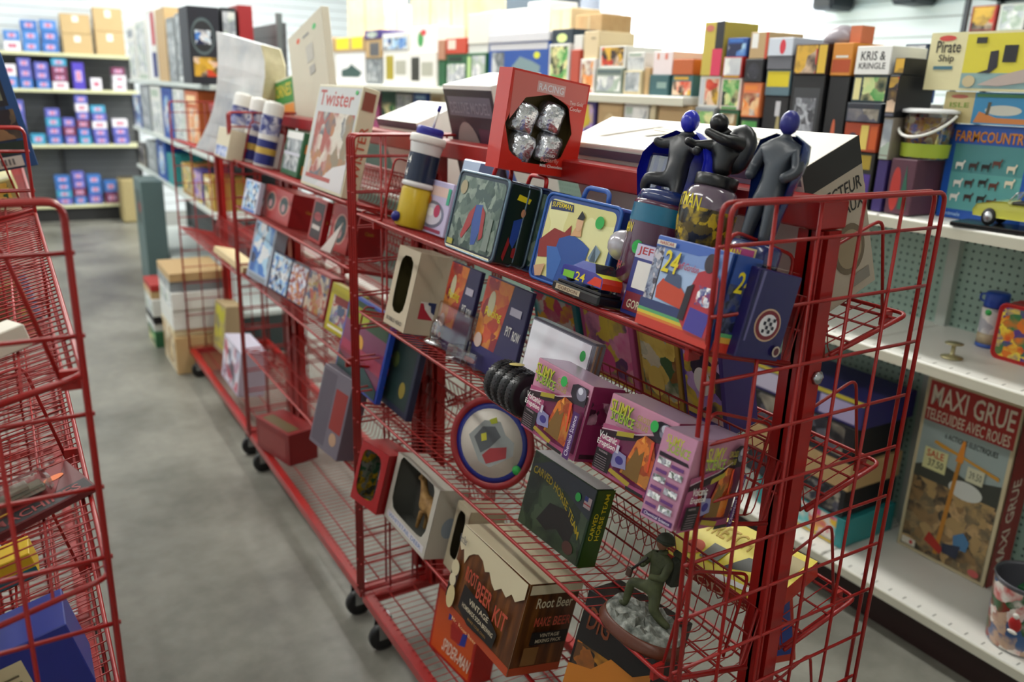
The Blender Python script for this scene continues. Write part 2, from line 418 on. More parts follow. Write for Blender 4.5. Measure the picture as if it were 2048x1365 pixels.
cart(0, 0, LV1, 'nearest red wire cart of the right row, crowded with lunch boxes and science kits',
     [(-1, 2.15, .055), (-1, 5.0, .055), (-1, 7.9, .06), (-1, 10.8, .06), (1, 2.15, .055), (1, 5.0, .055), (1, 7.9, .055), (-1, 2.15, 1.2), (1, 10.8, .055)])
cart(1.352, 0, LV2, 'middle red wire cart of the right row, holding the tall upright game box', [(-1, 1.95, 1.25), (-1, 3.9, .08), (-1, 6.9, .08)])
cart(2.704, 0, (2.05, 7.1), 'farthest red wire cart of the right row, mostly bare shelves', [])
cart(.238, -1.173, LV1, 'nearest red wire cart at the left edge with mostly empty tilted shelves', [(1, 2.15, .05), (1, 5.0, .45), (1, 7.9, .55)])
cart(1.59, -1.173, LV1, 'second red wire cart at the left edge, behind the nearest one', [(1, 2.15, .1)])
# ------------------------------------------------------------------ goods on the nearest cart
NL = Vector((math.sin(TH), 0, math.cos(TH))); NR = Vector((-math.sin(TH), 0, math.cos(TH)))
def SL(k): return Vector((-CW, 0, lipz(k) + .003)), NL
def SRt(k): return Vector((CW, 0, lipz(k) + .003)), NR
def onL(k, bl, br, tl, lean=0, back=0): P, n = SL(k); return frame(n, P, bl, br, tl, lean, back)
def onR(k, bl, br, tl, lean=0, back=0): P, n = SRt(k); return frame(n, P, bl, br, tl, lean, back)
def pointL(k, px, py): P, n = SL(k); return hit(px, py, P, n)
def Lmat(k, px, py, yaw=0, n=None):
    """upright frame standing on left shelf k at a pixel: x towards the camera along the shelf, y inward"""
    P = pointL(k, px, py); u = Vector((0, -1, 0)); up = NL; inn = up.cross(u)
    T = Matrix((u, inn, up)).transposed().to_4x4(); T.translation = P
    return T @ Matrix.Rotation(yaw, 4, 'Z')
def topf(P0, n, X, tl, tr):
    """box whose top front edge runs along the cart at depth X between two pixels and which reaches down to the shelf"""
    a = atx(*tl, X); b = atx(*tr, X); z = (a.z+b.z)/2
    A = Vector((X, a.y, z)); H = (A - P0).dot(n); A = A - n*(H-.0015); u = Vector((0, -1, 0)); inn = n.cross(u)
    T = Matrix((u, inn, n)).transposed().to_4x4(); T.translation = A
    return T, a.y-b.y, H-.0015
def topL(k, X, tl, tr): P, n = SL(k); return topf(P, n, X, tl, tr)
def topR(k, X, tl, tr): P, n = SRt(k); return topf(P, n, X, tl, tr)
def skin(name, pts, edges, mat, parent=None, mw=None, sub=2, root=0):
    me = bpy.data.meshes.new(name); me.from_pydata([p[:3] for p in pts], edges, []); me.materials.append(mat)
    o = bpy.data.objects.new(name, me); C.objects.link(o)
    md = o.modifiers.new('skin', 'SKIN'); md.use_smooth_shade = True
    for i, p in enumerate(pts):
        r = p[3]; sv = me.skin_vertices[0].data[i]; sv.radius = (r, r if len(p) < 5 else p[4])
    me.skin_vertices[0].data[root].use_root = True
    sb = o.modifiers.new('sub', 'SUBSURF'); sb.levels = sub; sb.render_levels = sub
    if parent is not None: o.parent = parent
    if mw is not None: o.matrix_world = mw
    return o
K1, K2, K3, K4 = LV1
YEL = M('#e6d21e', .4); NAVY = M('#1d2760', .35); BLUE = M('#2143a8', .3); DKR = M('#8e1518', .4); REDP = M('#c62a20', .4); SIL = M('#c9cbd0', .25, .9)
PURP = M('#3b2d86', .35); GRN = M('#2fae4f', .5); WH = M('#f0efe9', .4); LIL = M('#cfc6e8', .3)

# lunch boxes: pressed-steel body with rounded corners, raised rim, clasp and handle
def rrect(w, h, r, n=5):
    out = []
    for cx, cz, a0 in ((w-r, r, -90), (w-r, h-r, 0), (r, h-r, 90), (r, r, 180)):
        for i in range(n+1):
            a = R(a0+90*i/n); out.append((cx+r*math.cos(a), cz+r*math.sin(a)))
    return out
def lunch_box(label, T, w, h, d, shell, rim, face, facepr, side=None, handle=None, group='tin lunch boxes on the top shelf', rr=.014, cat='lunch box'):
    e = empty('lunch_box', T, label, cat, group)
    q = MB(); o = rrect(w, h, rr); k = len(o)
    ys = [(0, .003), (.003, 0), (d-.003, 0), (d, .003)]
    vs = []
    for y, ins in ys:
        for x, z in o: vs.append((w/2+(x-w/2)*(1-2*ins/w), y, h/2+(z-h/2)*(1-2*ins/h)))
    fs = [tuple(range(k))] + [tuple(range(3*k, 4*k))[::-1]]
    for i in range(3):
        for j in range(k): fs.append((i*k+j, (i+1)*k+j, (i+1)*k+(j+1) % k, i*k+(j+1) % k))
    q.add(vs, fs, shell)
    o2 = [(w/2+(x-w/2)*(1-.018/w), h/2+(z-h/2)*(1-.018/h)) for x, z in o]
    q.poly([(x, -.0004, z) for x, z in o2], face)
    prints(q, w, d, h, facepr, None, .0006)
    if side: prints(q, w, d, h, side)
    q.build('body', e)
    q = MB(); q.tube([(x, 0, z) for x, z in o], .0032, rim, 6, closed=True); q.tube([(x, d, z) for x, z in o], .0028, rim, 6, closed=True)
    q.tube([(x*1.0, d*.62, z) for x, z in rrect(w, h, rr)], .0022, rim, 5, closed=True); q.build('rim', e)
    if handle:
        q = MB(); q.tube(rpath([(w*.34, d*.5, h), (w*.36, d*.5, h+.024), (w*.66, d*.5, h+.024), (w*.68, d*.5, h)], .018, 5), .0045, handle, 8)
        q.build('handle', e)
    q = MB(); q.box(w*.46, d*.3, h, w*.54, d*.62, h+.004, SIL); q.build('clasp', e)
    return e
# 1 teal rimmed box
comic1 = art(['#10201c', '#28443a', '#54695c', '#8d9c8c', '#39504a'], 34, .3, 3)
T, w, h = topL(K1, -.168, (924, 338), (1023, 364)); print('lb1', w, h)
lunch_box('tin lunch box with a steel-blue rim and a busy grey-green action picture', T, w, h, .075, M('#23303f', .3, .4), M('#6c8291', .25, .6), comic1,
  [('p', 'f', [(.47, .62), (.6, .64), (.66, .42), (.6, .14), (.52, .12), (.46, .38), (.4, .5)], M('#2b4f9a', .35)), ('p', 'f', [(.36, .5), (.47, .62), (.45, .36), (.32, .16), (.28, .2)], M('#a3282a', .35)),
   ('p', 'f', [(.6, .62), (.68, .55), (.72, .25), (.66, .2)], M('#a3282a', .35)), ('p', 'f', [(.74, .1), (.86, .1), (.86, .5), (.78, .5)], M('#7d8a80', .5)),
   ('e', 'f', .15, .8, .07, .09, M('#a99c78', .4)), ('r', 'f', .04, .05, .16, .12, M('#a8a23a')), ('r', 'f', .03, .015, .95, .035, M('#f3efc8', .2))],
  [('r', 'r', .08, .03, .92, .97, M('#0f2418', .35)), ('p', 'r', [(.3, .8), (.7, .78), (.74, .84), (.34, .87)], YEL), ('p', 'r', [(.35, .55), (.6, .6), (.62, .4), (.5, .22), (.36, .3)], M('#24479c', .35)),
   ('p', 'r', [(.3, .35), (.38, .28), (.3, .05), (.22, .1)], M('#9a1e1e')), ('p', 'r', [(.5, .22), (.6, .24), (.62, .1), (.5, .12)], M('#9a1e1e')), ('e', 'r', .58, .66, .07, .05, M('#c98b66'))],
  M('#c02420', .3))
# second one standing behind it
T2 = T @ Matrix.Translation((.03, .08, 0)); lunch_box('tin lunch box with a red handle standing behind the steel-blue rimmed one', T2, w, h, .05, M('#1c2a4c', .3, .3), M('#35466e', .3, .5), comic1, [], None, M('#c8221e', .3))
# 3 blue box with cream picture
T, w, h = topL(K1, -.172, (1092, 386), (1212, 416)); print('lb3', w, h); T = T @ Matrix.Translation((-.03, .028, 0)) @ Matrix.Rotation(R(7), 4, 'Z'); w *= 1.08; h *= 1.03
comic2 = art(['#e2dd9a', '#dbd48c', '#e8e4a8'], 6, .3, 8)
blu = M('#1c4d9e', .32)
lunch_box('blue tin lunch box with a blue handle and a cream action picture', T, w, h, .048, M('#17408e', .3), M('#2a5fb0', .3), comic2,
  [('p', 'f', [(.08, .82), (.4, .84), (.38, .92), (.06, .93)], M('#1f2d5c')), ('t', 'f', 'SUPERMAN', .09, .85, .37, .91, YEL, 0, .01),
   ('p', 'f', [(.03, .45), (.2, .62), (.35, .6), (.42, .7), (.45, .5), (.3, .3), (.06, .25)], M('#8e2420')),
   ('p', 'f', [(.3, .52), (.46, .6), (.6, .56), (.72, .5), (.7, .3), (.62, .18), (.52, .04), (.34, .04), (.26, .25)], blu),
   ('p', 'f', [(.26, .05), (.36, .04), (.4, .3), (.3, .42), (.16, .4)], M('#3568b4')), ('p', 'f', [(.6, .14), (.74, .05), (.86, .08), (.86, .16), (.7, .24)], blu),
   ('p', 'f', [(.44, .58), (.5, .72), (.56, .74), (.58, .6)], M('#d9a878')), ('e', 'f', .525, .74, .045, .09, M('#dcb088')), ('p', 'f', [(.48, .78), (.52, .88), (.58, .82), (.56, .78)], M('#1a1a20')),
   ('p', 'f', [(.05, .14), (.2, .2), (.18, .05), (.1, .03)], M('#cfa27c')),
   ('p', 'f', [(.74, .4), (.8, .56), (.88, .5), (.84, .36), (.76, .3), (.7, .2), (.76, .18), (.86, .3)], M('#7f95a8')),
   gen_sticker(0, .78, .8, .055, .07)],
  [('r', 'r', .1, .03, .9, .97, M('#123a86', .3))], M('#4167b0', .3))
# race car on a black plinth
T, w, h = onL(K1, (1101, 572), (1187, 612), (1098, 556)); T = Lmat(K1, 1101, 572); T.translation = Vector((-.236, atx(1101, 571, -.236).y, lipz(K1) + .0085))
e = empty('model_race_car', T, 'small yellow, blue and red model stock car on a black plinth', 'model car')
q = MB(); q.bbox(0, 0, 0, .13, .068, .016, M('#0c0d10', .25), .003); q.bbox(.006, .006, .016, .124, .062, .021, M('#121318', .25), .002)
prints(q, .13, .068, .016, [('r', 'f', .1, .25, .62, .8, M('#b9a78a', .4)), ('t', 'f', 'GORDON', .15, .35, .57, .7, M('#5a3320'))]); q.build('plinth', e)
def car_body(q, L_, W_, H_, base, roof, glass, nose, T=None):
    prof = [(-.5, .16), (-.5, .55), (-.46, .62), (-.26, .68), (-.13, .98), (.15, 1.0), (.3, .66), (.47, .56), (.5, .36), (.5, .12)]
    n = len(prof)
    for a, (s, wd) in enumerate(((-1, .5), (1, .5))): pass
    vs = []
    for s in (-1, 1):
        for x, z in prof:
            wd = .5 if z < .7 else .36; vs.append((x*L_, s*wd*W_, z*H_))
    fs = [tuple(range(n)), tuple(range(n, 2*n))[::-1]]
    q.add(vs, fs, base, T)
    cols = [nose, nose, roof, glass, roof, glass, roof, nose, nose, base]
    for i in range(n):
        j = (i+1) % n; q.add([vs[i], vs[j], vs[n+j], vs[n+i]], [(0, 1, 2, 3)], cols[i], T)
Tc = Matrix.Translation((.065, .034, .0215))
q = MB(); car_body(q, .112, .054, .04, M('#2c3f9a', .15, 0, None, 1), M('#d9d83a', .15), M('#1d2028', .1), M('#d93a1e', .2), Tc)
for s in (-1, 1):
    q.poly([(.018, s*.0274, .007), (.054, s*.0274, .007), (.052, s*.0274, .02), (.034, s*.0274, .021)], M('#d93a1e', .2), Tc)
    q.poly([(-.05, s*.0274, .006), (-.02, s*.0274, .006), (-.02, s*.0274, .018), (-.05, s*.0274, .017)], M('#7cc23a', .2), Tc)
vs, fs = text_mesh('24'); q.add([(.02-.03*x+.0*y - .01, -.0256, .006+.012*y) if False else (-.016+.026*x, -.0276, .006+.014*y) for x, y in vs], fs, YEL, Tc)
q.build('car_body', e)
for x in (-.033, .034):
    for s in (-1, 1):
        q = MB(); q.lathe([(.0085, -.005), (.0095, 0), (.0085, .005)], BLACK, 14, Tc @ Matrix.Translation((x, s*.0215, .0095)) @ Matrix.Rotation(R(90), 4, 'X'))
        q.lathe([(.005, -.0056), (.005, .0056)], SIL, 10, Tc @ Matrix.Translation((x, s*.0215, .0095)) @ Matrix.Rotation(R(90), 4, 'X')); q.build('wheel', e)
# hologram card pack
T, w, h = onL(K1, (827, 456), (884, 477), (857, 347)); h = .13
carton('blister_card', 'pale lilac collectible card with a silver racing badge, left of the steel-blue rimmed lunch box', 'card pack', T, w, .012, h, LIL,
  [('r', 'f', .08, .72, .92, .9, M('#e8c9bf')), ('e', 'f', .5, .36, .4, .26, M('#8d93b4', .3, .4)), ('e', 'f', .5, .36, .33, .2, M('#d9d6e6')), ('e', 'f', .45, .4, .12, .08, M('#f1f0f4')), ('e', 'f', .66, .44, .1, .12, M('#c64a72')),
   ('r', 'f', .1, .04, .9, .1, M('#a0405c')), ('e', 'f', .3, .62, .12, .1, M('#d98a3c')), ('r', 'f', .9, .6, .99, .9, M('#3fae8c'))])
# shiny bag behind
T, w, h = topL(K1, -.08, (928, 312), (1002, 336)); 
carton('foil_bag', 'silver and navy foil pack behind the steel-blue rimmed lunch box', 'foil pack', T, w*.9, .015, h, M('#9fa6b8', .15, .8), [('p', 'f', [(.4, .3), (1, .1), (1, .98), (.55, .98)], NAVY)], bev=.008)
# blister pack with yellow contents
T, w, h = topL(K1, -.115, (1216, 478), (1262, 494))
carton('blister_pack', 'clear blister pack of gold and blue trinkets with a green price dot', 'blister pack', T, w, .022, h, M('#3c4fb2', .3),
  [('r', 'f', .05, .1, .95, .62, art(['#d9c35a', '#f0e6a8', '#a88f2a', '#fff6d0'], 90, .15, 2)), ('r', 'f', .05, .66, .95, .78, M('#c9d0ee')), gen_sticker(0, .6, .7, .17, .11)])
# phone-card style box
T, w, h = topL(K1, -.165, (1276, 482), (1352, 508))
carton('boxed_card_set', 'dark blue boxed card set with a blank white window, left of the racing tin', 'boxed set', T, w, .018, h, M('#2a2f7c', .35),
  [('r', 'f', .02, .8, .98, .99, M('#c9c3da')), ('t', 'f', 'JEFF', .08, .83, .62, .96, M('#b3202c')), ('r', 'f', .14, .38, .86, .76, M('#e9e4dd')), ('r', 'f', .06, .06, .94, .32, M('#7c1c2c')), ('t', 'f', 'GORDON', .15, .1, .85, .22, M('#d9d0b0'))])
# header card with hang hole behind the tin
T, w, h = topL(K1, -.115, (1346, 469), (1495, 516))
carton('header_card', 'grey and blue header card with a red border and yellow 24 behind the racing tin', 'header card', T, w, .004, h, M('#a82430', .4),
  [('r', 'f', .02, .02, .98, .96, M('#77809e')), ('r', 'f', .35, .88, .65, .94, BLACK), ('t', 'f', 'Racing', .06, .84, .3, .92, M('#5a63b0')), ('t', 'f', 'Collector', .06, .72, .34, .82, M('#4350a8')), ('r', 'f', .2, .5, .75, .66, M('#d98f78')),
   ('t', 'f', 'PLAYING CARDS', .24, .52, .72, .63, M('#c9452c')), ('t', 'f', '24', .78, .55, .93, .8, YEL), ('t', 'f', 'CARDS', .74, .38, .96, .48, REDP)], bev=.001)
# racing tin
T, w, h = onL(K1, (1270, 646), (1412, 702), (1311, 515), 0, 0)
print('tin', w, h)
crowd = art(['#29304a', '#5b6684', '#9aa3b8', '#48404c', '#c9c4cc'], 130, .3, 5)
carton('playing_card_tin', 'blue racing gift tin with yellow 24, a driver picture and rainbow edge', 'gift tin', T, w, .05, .132, M('#2a4f9e', .28),
  [('r', 'f', .01, .16, .99, .97, crowd), ('r', 'f', .14, .3, .99, .99, M('#7a97cf', .25)), ('p', 'f', [(.01, .88), (.6, .88), (.99, .99), (.01, .99)], M('#3d63b8', .25)), ('r', 'f', .14, .3, .16, .78, BLACK), ('r', 'f', .16, .3, .8, .76, M('#a8c0e2', .25)),
   ('r', 'f', 0, 0, 1, .1, M('#c8321e', .3)), ('r', 'f', 0, .1, 1, .13, M('#dd7a2a', .3)), ('r', 'f', 0, .13, 1, .165, M('#d9c23a', .3)), ('r', 'f', 0, .165, 1, .2, M('#5aa86a', .3)), ('r', 'f', 0, .2, 1, .3, M('#2b3a6c', .3)),
   ('p', 'f', [(.2, .34), (.56, .3), (.58, .46), (.5, .52), (.24, .56), (.18, .46)], M('#c9482c')), ('p', 'f', [(.26, .54), (.5, .5), (.46, .64), (.3, .66)], M('#4a5878')), ('t', 'f', '24', .19, .62, .4, .86, M('#1d2a5c'), .02), ('t', 'f', '24', .18, .63, .39, .87, YEL, .02),
   ('t', 'f', 'Jeff Gordon', .38, .68, .66, .78, M('#b03058'), .02), ('r', 'f', .04, .9, .3, .95, M('#d9d4c8')), ('t', 'f', 'NASCAR', .08, .91, .28, .945, M('#b03a20')),
   ('p', 'f', [(.6, .2), (.62, .5), (.68, .72), (.8, .78), (.94, .72), (.99, .5), (.98, .1), (.7, .1)], M('#b5303c')), ('p', 'f', [(.68, .12), (.94, .1), (.96, .34), (.7, .36)], M('#4a3f9a')), ('r', 'f', .74, .4, .92, .6, art(['#e9e4e4', '#b5303c', '#2d3a8c', '#ffffff'], 120, .3, 9)),
   ('e', 'f', .8, .84, .07, .1, M('#3a3038')), ('p', 'f', [(.58, .2), (.66, .2), (.68, .6), (.6, .55)], M('#26222c')),
   ('r', 'r', 0, .2, 1, 1, art(['#15204c', '#2a3a7c', '#4a506c', '#1a2038'], 100, .3, 6)), ('r', 'r', 0, .7, 1, 1, M('#24499a', .3)), ('t', 'r', '24', .2, .62, .85, .84, YEL, .05), ('r', 'r', 0, 0, 1, .1, M('#c8321e', .3)), ('r', 'r', 0, .1, 1, .16, M('#d9a23a', .3)), ('r', 'r', 0, .16, 1, .2, M('#5aa86a', .3))])
# navy case facing the cart end
P0, n = SL(K1); T, w, h = frame(n, P0, (1468, 716), (1562, 727), (1507, 552)); print('navy', w, h)
carton('card_case', 'dark purple-blue upright box with a round checkered-flag seal at the cart end', 'box', T, w*.9, .03, .122, M('#231c58', .28),
  [('e', 'f', .52, .4, .3, .19, M('#c9a88c')), ('e', 'f', .52, .4, .27, .17, M('#7a1c2c')), ('e', 'f', .52, .4, .2, .125, M('#e9e6ec'))] +
  [('r', 'f', .4+.06*i, .31+.045*j, .46+.06*i, .35+.045*j, M('#1c1c30')) for i in range(4) for j in range(4) if (i+j) % 2 == 0] +
  [('e', 'f', .85, .12, .09, .065, M('#c9b8a8')), ('e', 'f', .85, .12, .06, .045, M('#5a1c2c')), ('p', 'f', [(.02, .2), (.06, .2), (.1, .98), (.04, .98)], M('#6a6496', .3)), ('r', 't', .04, .1, .96, .9, M('#e0d8c0'))])
# large clear blister leaning behind the lunch box
T, w, h = topL(K1, -.085, (1300, 300), (1340, 312))
w *= 1.1; q = MB(); q.bbox(0, 0, 0, w, .02, h, clear(), .006); q.box(.004, .018, .002, w-.004, .0195, h-.06, M('#b3262a', .4))
tag(q.build('clear_blister', None, T), 'large empty-looking clear plastic blister with a red backing beside the figure bottles', 'blister pack')

# drink jug with a yellow lower half
P, n = SL(K1); A = atx(862, 256, -.085); HJ = (A-P).dot(n); u = Vector((0, -1, 0)); T = Matrix((u, n.cross(u), n)).transposed().to_4x4()
T.translation = A - n*(HJ-.002); sj = (HJ-.002)/.225; T = T @ Matrix.Diagonal((1.0, 1.0, sj, 1))
e = empty('drink_jug', T, 'tall racing drink jug with yellow base, dark 24 band, white lid and blue cap', 'drink jug')
q = MB(); q.lathe([(.036, 0), (.038, .004), (.038, .085), (.034, .09)], M('#c9ac20', .3), 28); q.build('base', e)
q = MB(); q.lathe([(.037, .09), (.041, .092), (.041, .1), (.037, .102), (.037, .165), (.041, .185), (.041, .188)], M('#dcdcda', .35), 28)
q.lathe([(.0385, .103), (.0385, .165)], M('#1b2740', .25), 28, cap=False)
vs, fs = text_mesh('24')
for zz, a0 in ((.14, -1.9), (.112, -2.0)):
    q.add([(.0392*math.cos(a0+.6*x), .0392*math.sin(a0+.6*x), zz+.017*y) for x, y in vs], fs, WH)
q.build('body', e)
q = MB(); q.lathe([(.043, .188), (.045, .191), (.045, .203), (.042, .206)], M('#e6e3dc', .4), 28); q.build('lid', e)
q = MB(); q.lathe([(.034, .206), (.034, .222), (.031, .225)], M('#2c2a94', .3), 24); q.build('cap', e)
q = MB(); q.tube([(.012, 0, .224), (.018, .002, .262)], .0032, WH, 8); q.tube([(.018, .002, .262), (.02, .002, .275)], .0045, M('#2c2a94', .3), 8); q.build('straw', e)
q = MB(); q.ball((0.004, -.043, .018), .012, M('#1e2580', .3)); q.build('spout', e)

# three bottles topped by plain figures
FB = 'figure-topped bottles behind the racing tin'
def fig_bottle(lab, k, px, py, back, body, H, dome, figure, sc=1.0):
    P, n = SL(k); A = atx(px, py, -.062); Hh = (A-P).dot(n); B = A - n*(Hh-.002); u = Vector((0, -1, 0))
    T = Matrix((u, n.cross(u), n)).transposed().to_4x4(); T.translation = B + n*(Hh-.002-H*sc); T = T @ Matrix.Diagonal((sc, sc, sc, 1))
    e = empty('figure_bottle', T, lab, 'figure bottle', FB)
    g = (Hh-.002)/sc-H; q = MB(); q.lathe([(dome*.96, -g), (dome, -g+.004), (dome, .001)], back, 30, None, True, 1, .75 if dome > .0495 and back is CB2 else 1); q.build('bottle_foot', e)
    body(e); figure(e); return e
CB = M('#1a24b8', .3, 0, None, .4); GR = M('#2b2c30', .35); FL = M('#c9a070', .5); CB2 = M('#182c66', .22, 0, None, .6); BLK = M('#141416', .3)
def bodyA(e):
    q = MB(); q.lathe([(.05, 0), (.052, .004), (.052, .13), (.05, .135)], M('#4a1638', .25, 0, None, .6), 30)
    q.lathe([(.0525, .1), (.0525, .128)], M('#1a6a8a', .25), 30, cap=False)
    vs, fs = text_mesh('BATMAN')
    q.add([(.0528*math.cos(-2.6+.9*x), .0528*math.sin(-2.6+.9*x), .08+.016*y) for x, y in vs], fs, YEL)
    q.add([(.0528*math.cos(-2.5+.7*x), .0528*math.sin(-2.5+.7*x), .02+.012*y) for x, y in text_mesh('BATH')[0]], text_mesh('BATH')[1], M('#c02430'))
    q.poly([(.053*math.cos(-1.3+.12*math.cos(a*.524)*1.6), .053*math.sin(-1.3+.12*math.cos(a*.524)*1.6), .06+.011*math.sin(a*.524)) for a in range(12)], GRN)
    q.build('bottle_body', e)
    q = MB(); q.lathe([(.05, .135), (.046, .15), (.03, .156)], CB2, 30); q.build('stand', e)
    q = MB(); q.ball((-.05, -.025, .055), .026, M('#b9b4bc', .2, .3), 16); q.build('knob', e)
def figA(e):
    z = .15
    # cape: curved shell
    q = MB(); vs = []; n = 12
    for i, (zz, r) in enumerate(((-.01, .066), (.03, .08), (.06, .078), (.085, .058), (.102, .024))):
        for j in range(n+1):
            a = R(-25 + 230*j/n); vs.append((r*math.cos(a)*1.05, r*math.sin(a)*.6+.004, z+zz))
    for i in range(5):
        for j in range(n+1):
            v = vs[i*(n+1)+j]; vs.append((v[0]*.94, v[1]*.94-.002, v[2]))
    fs = []; s_ = 5*(n+1)
    for i in range(4):
        for j in range(n):
            a = i*(n+1)+j; fs.append((a, a+1, a+n+2, a+n+1)); fs.append((s_+a, s_+a+n+1, s_+a+n+2, s_+a+1))
    q.add(vs, fs, CB, None, True); q.build('cape', e)
    P = [(0, 0, z+.03, .017, .014), (0, 0, z+.055, .018, .014), (0, .002, z+.08, .021, .015), (0, .002, z+.095, .008), (0, .0, z+.103, .008),
         (-.024, 0, z+.084, .01), (-.045, -.006, z+.078, .009), (-.052, -.02, z+.082, .008), (.024, 0, z+.08, .01), (.046, -.012, z+.072, .008), (.062, -.03, z+.07, .007),
         (-.01, -.008, z+.022, .013), (-.03, -.03, z+.02, .011), (-.044, -.018, z-.0, .008), (.012, 0, z+.02, .012), (.018, -.006, z+.0, .01), (.02, -.01, z-.01, .008)]
    skin('body', P, [(0, 1), (1, 2), (2, 3), (3, 4), (2, 5), (5, 6), (6, 7), (2, 8), (8, 9), (9, 10), (0, 11), (11, 12), (12, 13), (0, 14), (14, 15), (15, 16)], GR, e)
    q = MB(); q.ball((0, 0, z+.118), .0155, CB, 14, None, (.9, 1, 1.15)); q.build('head', e)
fig_bottle('round bottle topped by a crouching figure in a bright blue cape, leftmost of the three', K1, 1386, 224, M('#4a1638', .25, 0, None, .6), bodyA, .283, .05, figA)
def bodyB(e):
    q = MB(); q.lathe([(.038, 0), (.042, .004), (.034, .03), (.04, .07), (.046, .1), (.047, .135), (.04, .155), (.033, .162)], M('#6a5a68', .12, 0, None, .8), 30)
    a_ = art(['#101014', '#22242c', '#c9a81e', '#15151a', '#5a4a18'], 60, .2, 11)
    q.lathe([(.0355, .032), (.0408, .07), (.0468, .1), (.0478, .125)], a_, 30, None, False)
    vs, fs = text_mesh('BATMAN'); q.add([(.048*math.cos(-2.5+1.4*x), .048*math.sin(-2.5+1.4*x), .118+.022*y+.006*math.sin(3.1*x)) for x, y in vs], fs, YEL); q.build('bottle_body', e)
    q = MB(); q.lathe([(.034, .162), (.035, .164), (.035, .18), (.033, .182)], BLK, 30); q.build('cap', e)
def figB(e):
    z = .18
    P = [(0, .004, z, .02, .017), (0, .004, z+.025, .019, .016), (0, .006, z+.05, .026, .018), (-.006, .0, z+.066, .01), (-.016, -.004, z+.074, .008),
         (.026, .006, z+.056, .013), (.022, -.03, z+.054, .009), (-.016, -.04, z+.066, .007), (-.026, 0, z+.05, .012), (-.05, -.02, z+.044, .008), (-.056, -.04, z+.048, .007)]
    skin('body', P, [(0, 1), (1, 2), (2, 3), (3, 4), (2, 5), (5, 6), (6, 7), (2, 8), (8, 9), (9, 10)], BLK, e)
    q = MB(); q.ball((-.018, -.012, z+.084), .0155, BLK, 14); q.build('head', e)
    q = MB(); q.ball((.01, .018, z+.05), .034, M('#202226', .3), 16, None, (1, .55, 1.2)); q.build('cape', e)
fig_bottle('bottle with yellow lettering topped by a black crossed-arm figure, middle of three', K1, 1470, 234, M('#6a5a68', .12, 0, None, .8), bodyB, .278, .04, figB, .92)
def bodyC(e):
    q = MB(); q.lathe([(.046, 0), (.05, .004), (.05, .05), (.045, .056), (.03, .058)], CB2, 30, None, True, 1, .75)
    vs, fs = text_mesh('BATMAN'); f = lambda a, z: (.0512*math.cos(a), .0512*.75*math.sin(a)-.0006, z)
    q.add([f(-2.35+1.5*i/10, z) for z in (.012, .046) for i in range(11)], [(i, i+1, 12+i, 11+i) for i in range(10)], M('#d9c98a'))
    f2 = lambda a, z: (.0516*math.cos(a), .0516*.75*math.sin(a)-.0012, z)
    q.add([f2(-2.3+1.4*i/10, z) for z in (.015, .043) for i in range(11)], [(i, i+1, 12+i, 11+i) for i in range(10)], M('#b03a78'))
    f3 = lambda a, z: (.052*math.cos(a), .052*.75*math.sin(a)-.0018, z)
    q.add([f3(-2.25+.9*x, .029+.011*y) for x, y in vs], fs, YEL); q.build('bottle_body', e)
def figC(e):
    z = .056
    P = [(0, 0, z+.085, .02, .016), (0, 0, z+.12, .021, .017), (0, 0, z+.15, .028, .02), (0, .0, z+.172, .009), (0, 0, z+.18, .009),
         (-.034, 0, z+.152, .013), (-.045, -.004, z+.12, .01), (-.035, -.02, z+.1, .009), (.034, 0, z+.152, .013), (.044, -.004, z+.12, .01), (.03, -.022, z+.102, .009),
         (-.014, 0, z+.075, .016), (-.018, -.004, z+.035, .012), (-.02, -.004, z+.0, .011), (.014, 0, z+.075, .016), (.018, -.004, z+.035, .012), (.02, -.004, z+.0, .011)]
    skin('body', P, [(0, 1), (1, 2), (2, 3), (3, 4), (2, 5), (5, 6), (6, 7), (2, 8), (8, 9), (9, 10), (0, 11), (11, 12), (12, 13), (0, 14), (14, 15), (15, 16)], M('#3a4048', .3), e)
    q = MB(); q.ball((0, -.002, z+.196), .0165, M('#2a2c80', .35), 14, None, (.9, 1, 1.2)); q.build('head', e)
    q = MB(); vs = []; n = 10; rows = ((0, .03), (.05, .034), (.1, .042), (.14, .05), (.165, .046), (.178, .02))
    for zz, r in rows:
        for j in range(n+1):
            a = R(-15+210*j/n); vs.append((r*math.cos(a), r*math.sin(a)*.7, z+zz))
    for zz, r in rows:
        for j in range(n+1):
            a = R(-15+210*j/n); vs.append((r*.93*math.cos(a), r*.93*math.sin(a)*.7-.001, z+zz))
    fs = []; s_ = 6*(n+1)
    for i in range(5):
        for j in range(n):
            a = i*(n+1)+j; fs.append((a, a+1, a+n+2, a+n+1)); fs.append((s_+a, s_+a+n+1, s_+a+n+2, s_+a+1))
    q.add(vs, fs, CB2, None, True); q.build('cape', e)
fig_bottle('tall navy bottle shaped as a standing caped figure, rightmost of the three', K1, 1588, 224, CB2, bodyC, .27, .05, figC, .86)

